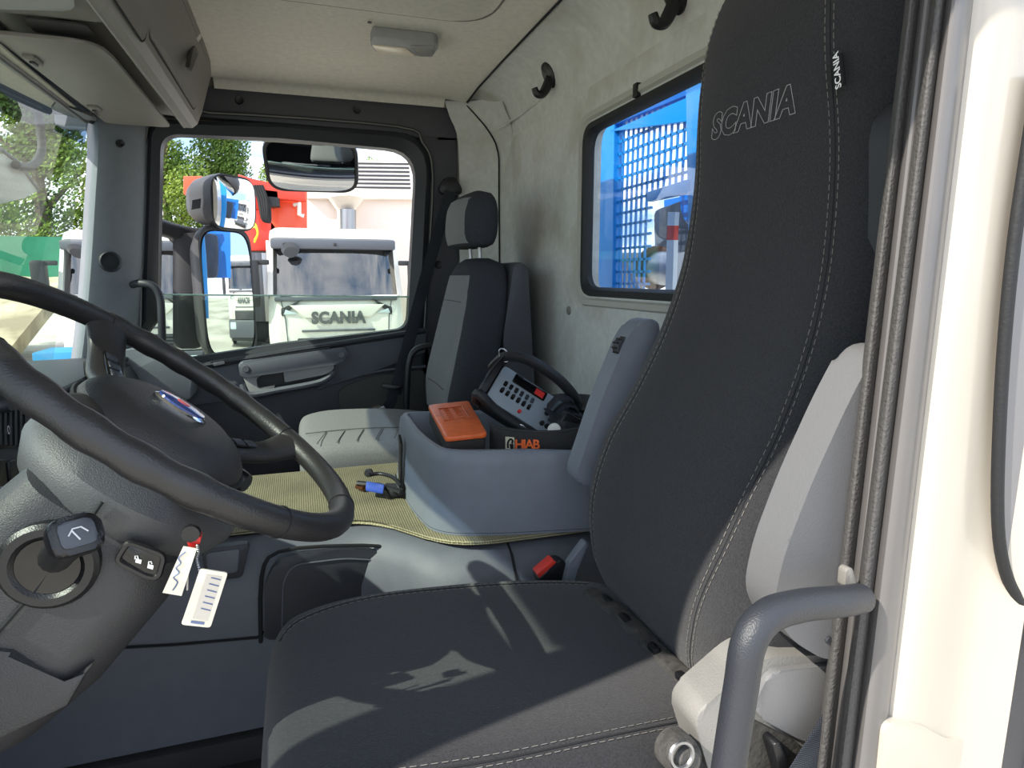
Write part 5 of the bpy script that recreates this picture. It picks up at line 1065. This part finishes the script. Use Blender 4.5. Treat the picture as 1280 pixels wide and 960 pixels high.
# ================================================================ crane frame behind the cab
m_cb = M('crane_blue', (4, 132, 208), .35, coat=.3, var=(2, .06)); m_cb2 = M('crane_blue_deep', (8, 102, 186), .4, coat=.3)
cf = thing('loader_crane', 'bright blue crane frame with mesh guard behind the rear window', 'crane', (1.4, 2.0, GZ))
XC = 1.30
def X(px, py, x=XC): return A(px, py, 'x', x)
def upright(name, p0, p1, q0, q1, dep, m): return mk(name, prism([X(*p0), X(*p1), X(*q1), X(*q0)], (dep, 0, 0), .004), m, cf)
upright('side_plate', (738, 150), (768, 130), (738, 420), (764, 420), .05, m_cb)
upright('top_beam', (762, 165), (858, 122), (762, 152+12), (858, 152), .04, m_cb)
upright('post', (856, 80), (930, 40), (862, 420), (930, 420), .06, m_cb)
upright('header_plate', (738, 112), (930, 10), (762, 158), (930, 90), .05, m_cb2)
upright('mid_beam', (808, 240), (864, 222), (808, 252), (864, 240), .03, m_cb)
mk('lower_plate', prism([X(830, 250, 1.86), X(890, 238, 1.86), X(890, 345, 1.86), X(832, 345, 1.86)], (.02, 0, 0)), m_cb2, cf)
def Lr(f, g):   # mesh panel coordinates: f along y (0 far, 1 near), g top to bottom
    a = X(768, 158); b = X(858, 120); y = a.y+(b.y-a.y)*f; z0, z1 = 1.687, .9035
    return V((XC+.02, y, z0+(z1-z0)*g))
for i in range(14):
    f = i/13; g1 = 1 if f < .52 else .50
    mk('mesh_bar', box(Lr(f, 0)+V((0, -.004, 0)), Lr(f, g1)+V((.008, .004, 0))), m_cb, cf)
for j in range(17):
    g_ = j/16; f1 = 1 if g_ <= .52 else .54
    mk('mesh_bar', box(Lr(0, g_)+V((0, 0, -.005)), Lr(f1, g_)+V((.008, 0, .005))), m_cb, cf)
mk('slew_housing', prism(rp([X(815, 262, 1.70), X(862, 248, 1.70), X(874, 300, 1.70), X(860, 345, 1.70), X(818, 345, 1.70)], .05, 3), (.3, 0, 0), .02), M('machine_dark', (58, 66, 78), .6, var=(8, .3)), cf)
mk('hydraulic_tank', prism(rp([X(846, 228, 1.50), X(868, 222, 1.50), X(872, 262, 1.50), X(864, 290, 1.50), X(852, 268, 1.50)], .03, 3), (.08, 0, 0), .01), m_cb2, cf)
wd_ = thing('winch_drum', 'rusty brown winch drum with steel wire below the blue frame', 'winch', X(835, 335, 1.57))
dc = X(838, 336, 1.57)
mk('drum_body', lathe([(0, -.11), (.075, -.11), (.075, .11), (0, .11)], dc, (0, 1, .05), 24), m_steel, wd_)
mk('drum_flange', lathe([(0, .115), (.10, .115), (.10, .135), (0, .135)], dc, (0, 1, .05), 24), M('rust', (120, 86, 66), .8, var=(12, .3)), wd_)
mp_ = thing('marker_pole', 'red and white marker pole in front of the winch drum', 'pole', X(840, 360, 1.46))
for k, (a, b, m) in enumerate(((265, 282, 'w'), (282, 300, 'r'), (300, 364, 'w'))):
    mk('pole_band', prism([X(835-k*.8, a, 1.46), X(844-k*.8, a, 1.46), X(843-k*1.2, b, 1.46), X(834-k*1.2, b, 1.46)], (.02, 0, 0)), m_tw if m == 'w' else M('pole_red', (220, 70, 50), .5), mp_)
mk('deck_plate', box((1.0, .7, .62), (2.4, 2.6, .70), .01), M('deck_grey', (150, 152, 154), .7), cf)
# chassis of our own truck (keeps the frame standing)
mk('frame_rails', box((.9, 1.1, GZ+.5), (5.0, 2.0, .62), .02), m_grl, cf)
mk('body_side', box((-1.1, 2.4, GZ+.35), (.9, 2.72, -.06), .03), m_white, label='white lower side of our own truck under the passenger door', cat='truck body', kind='structure')
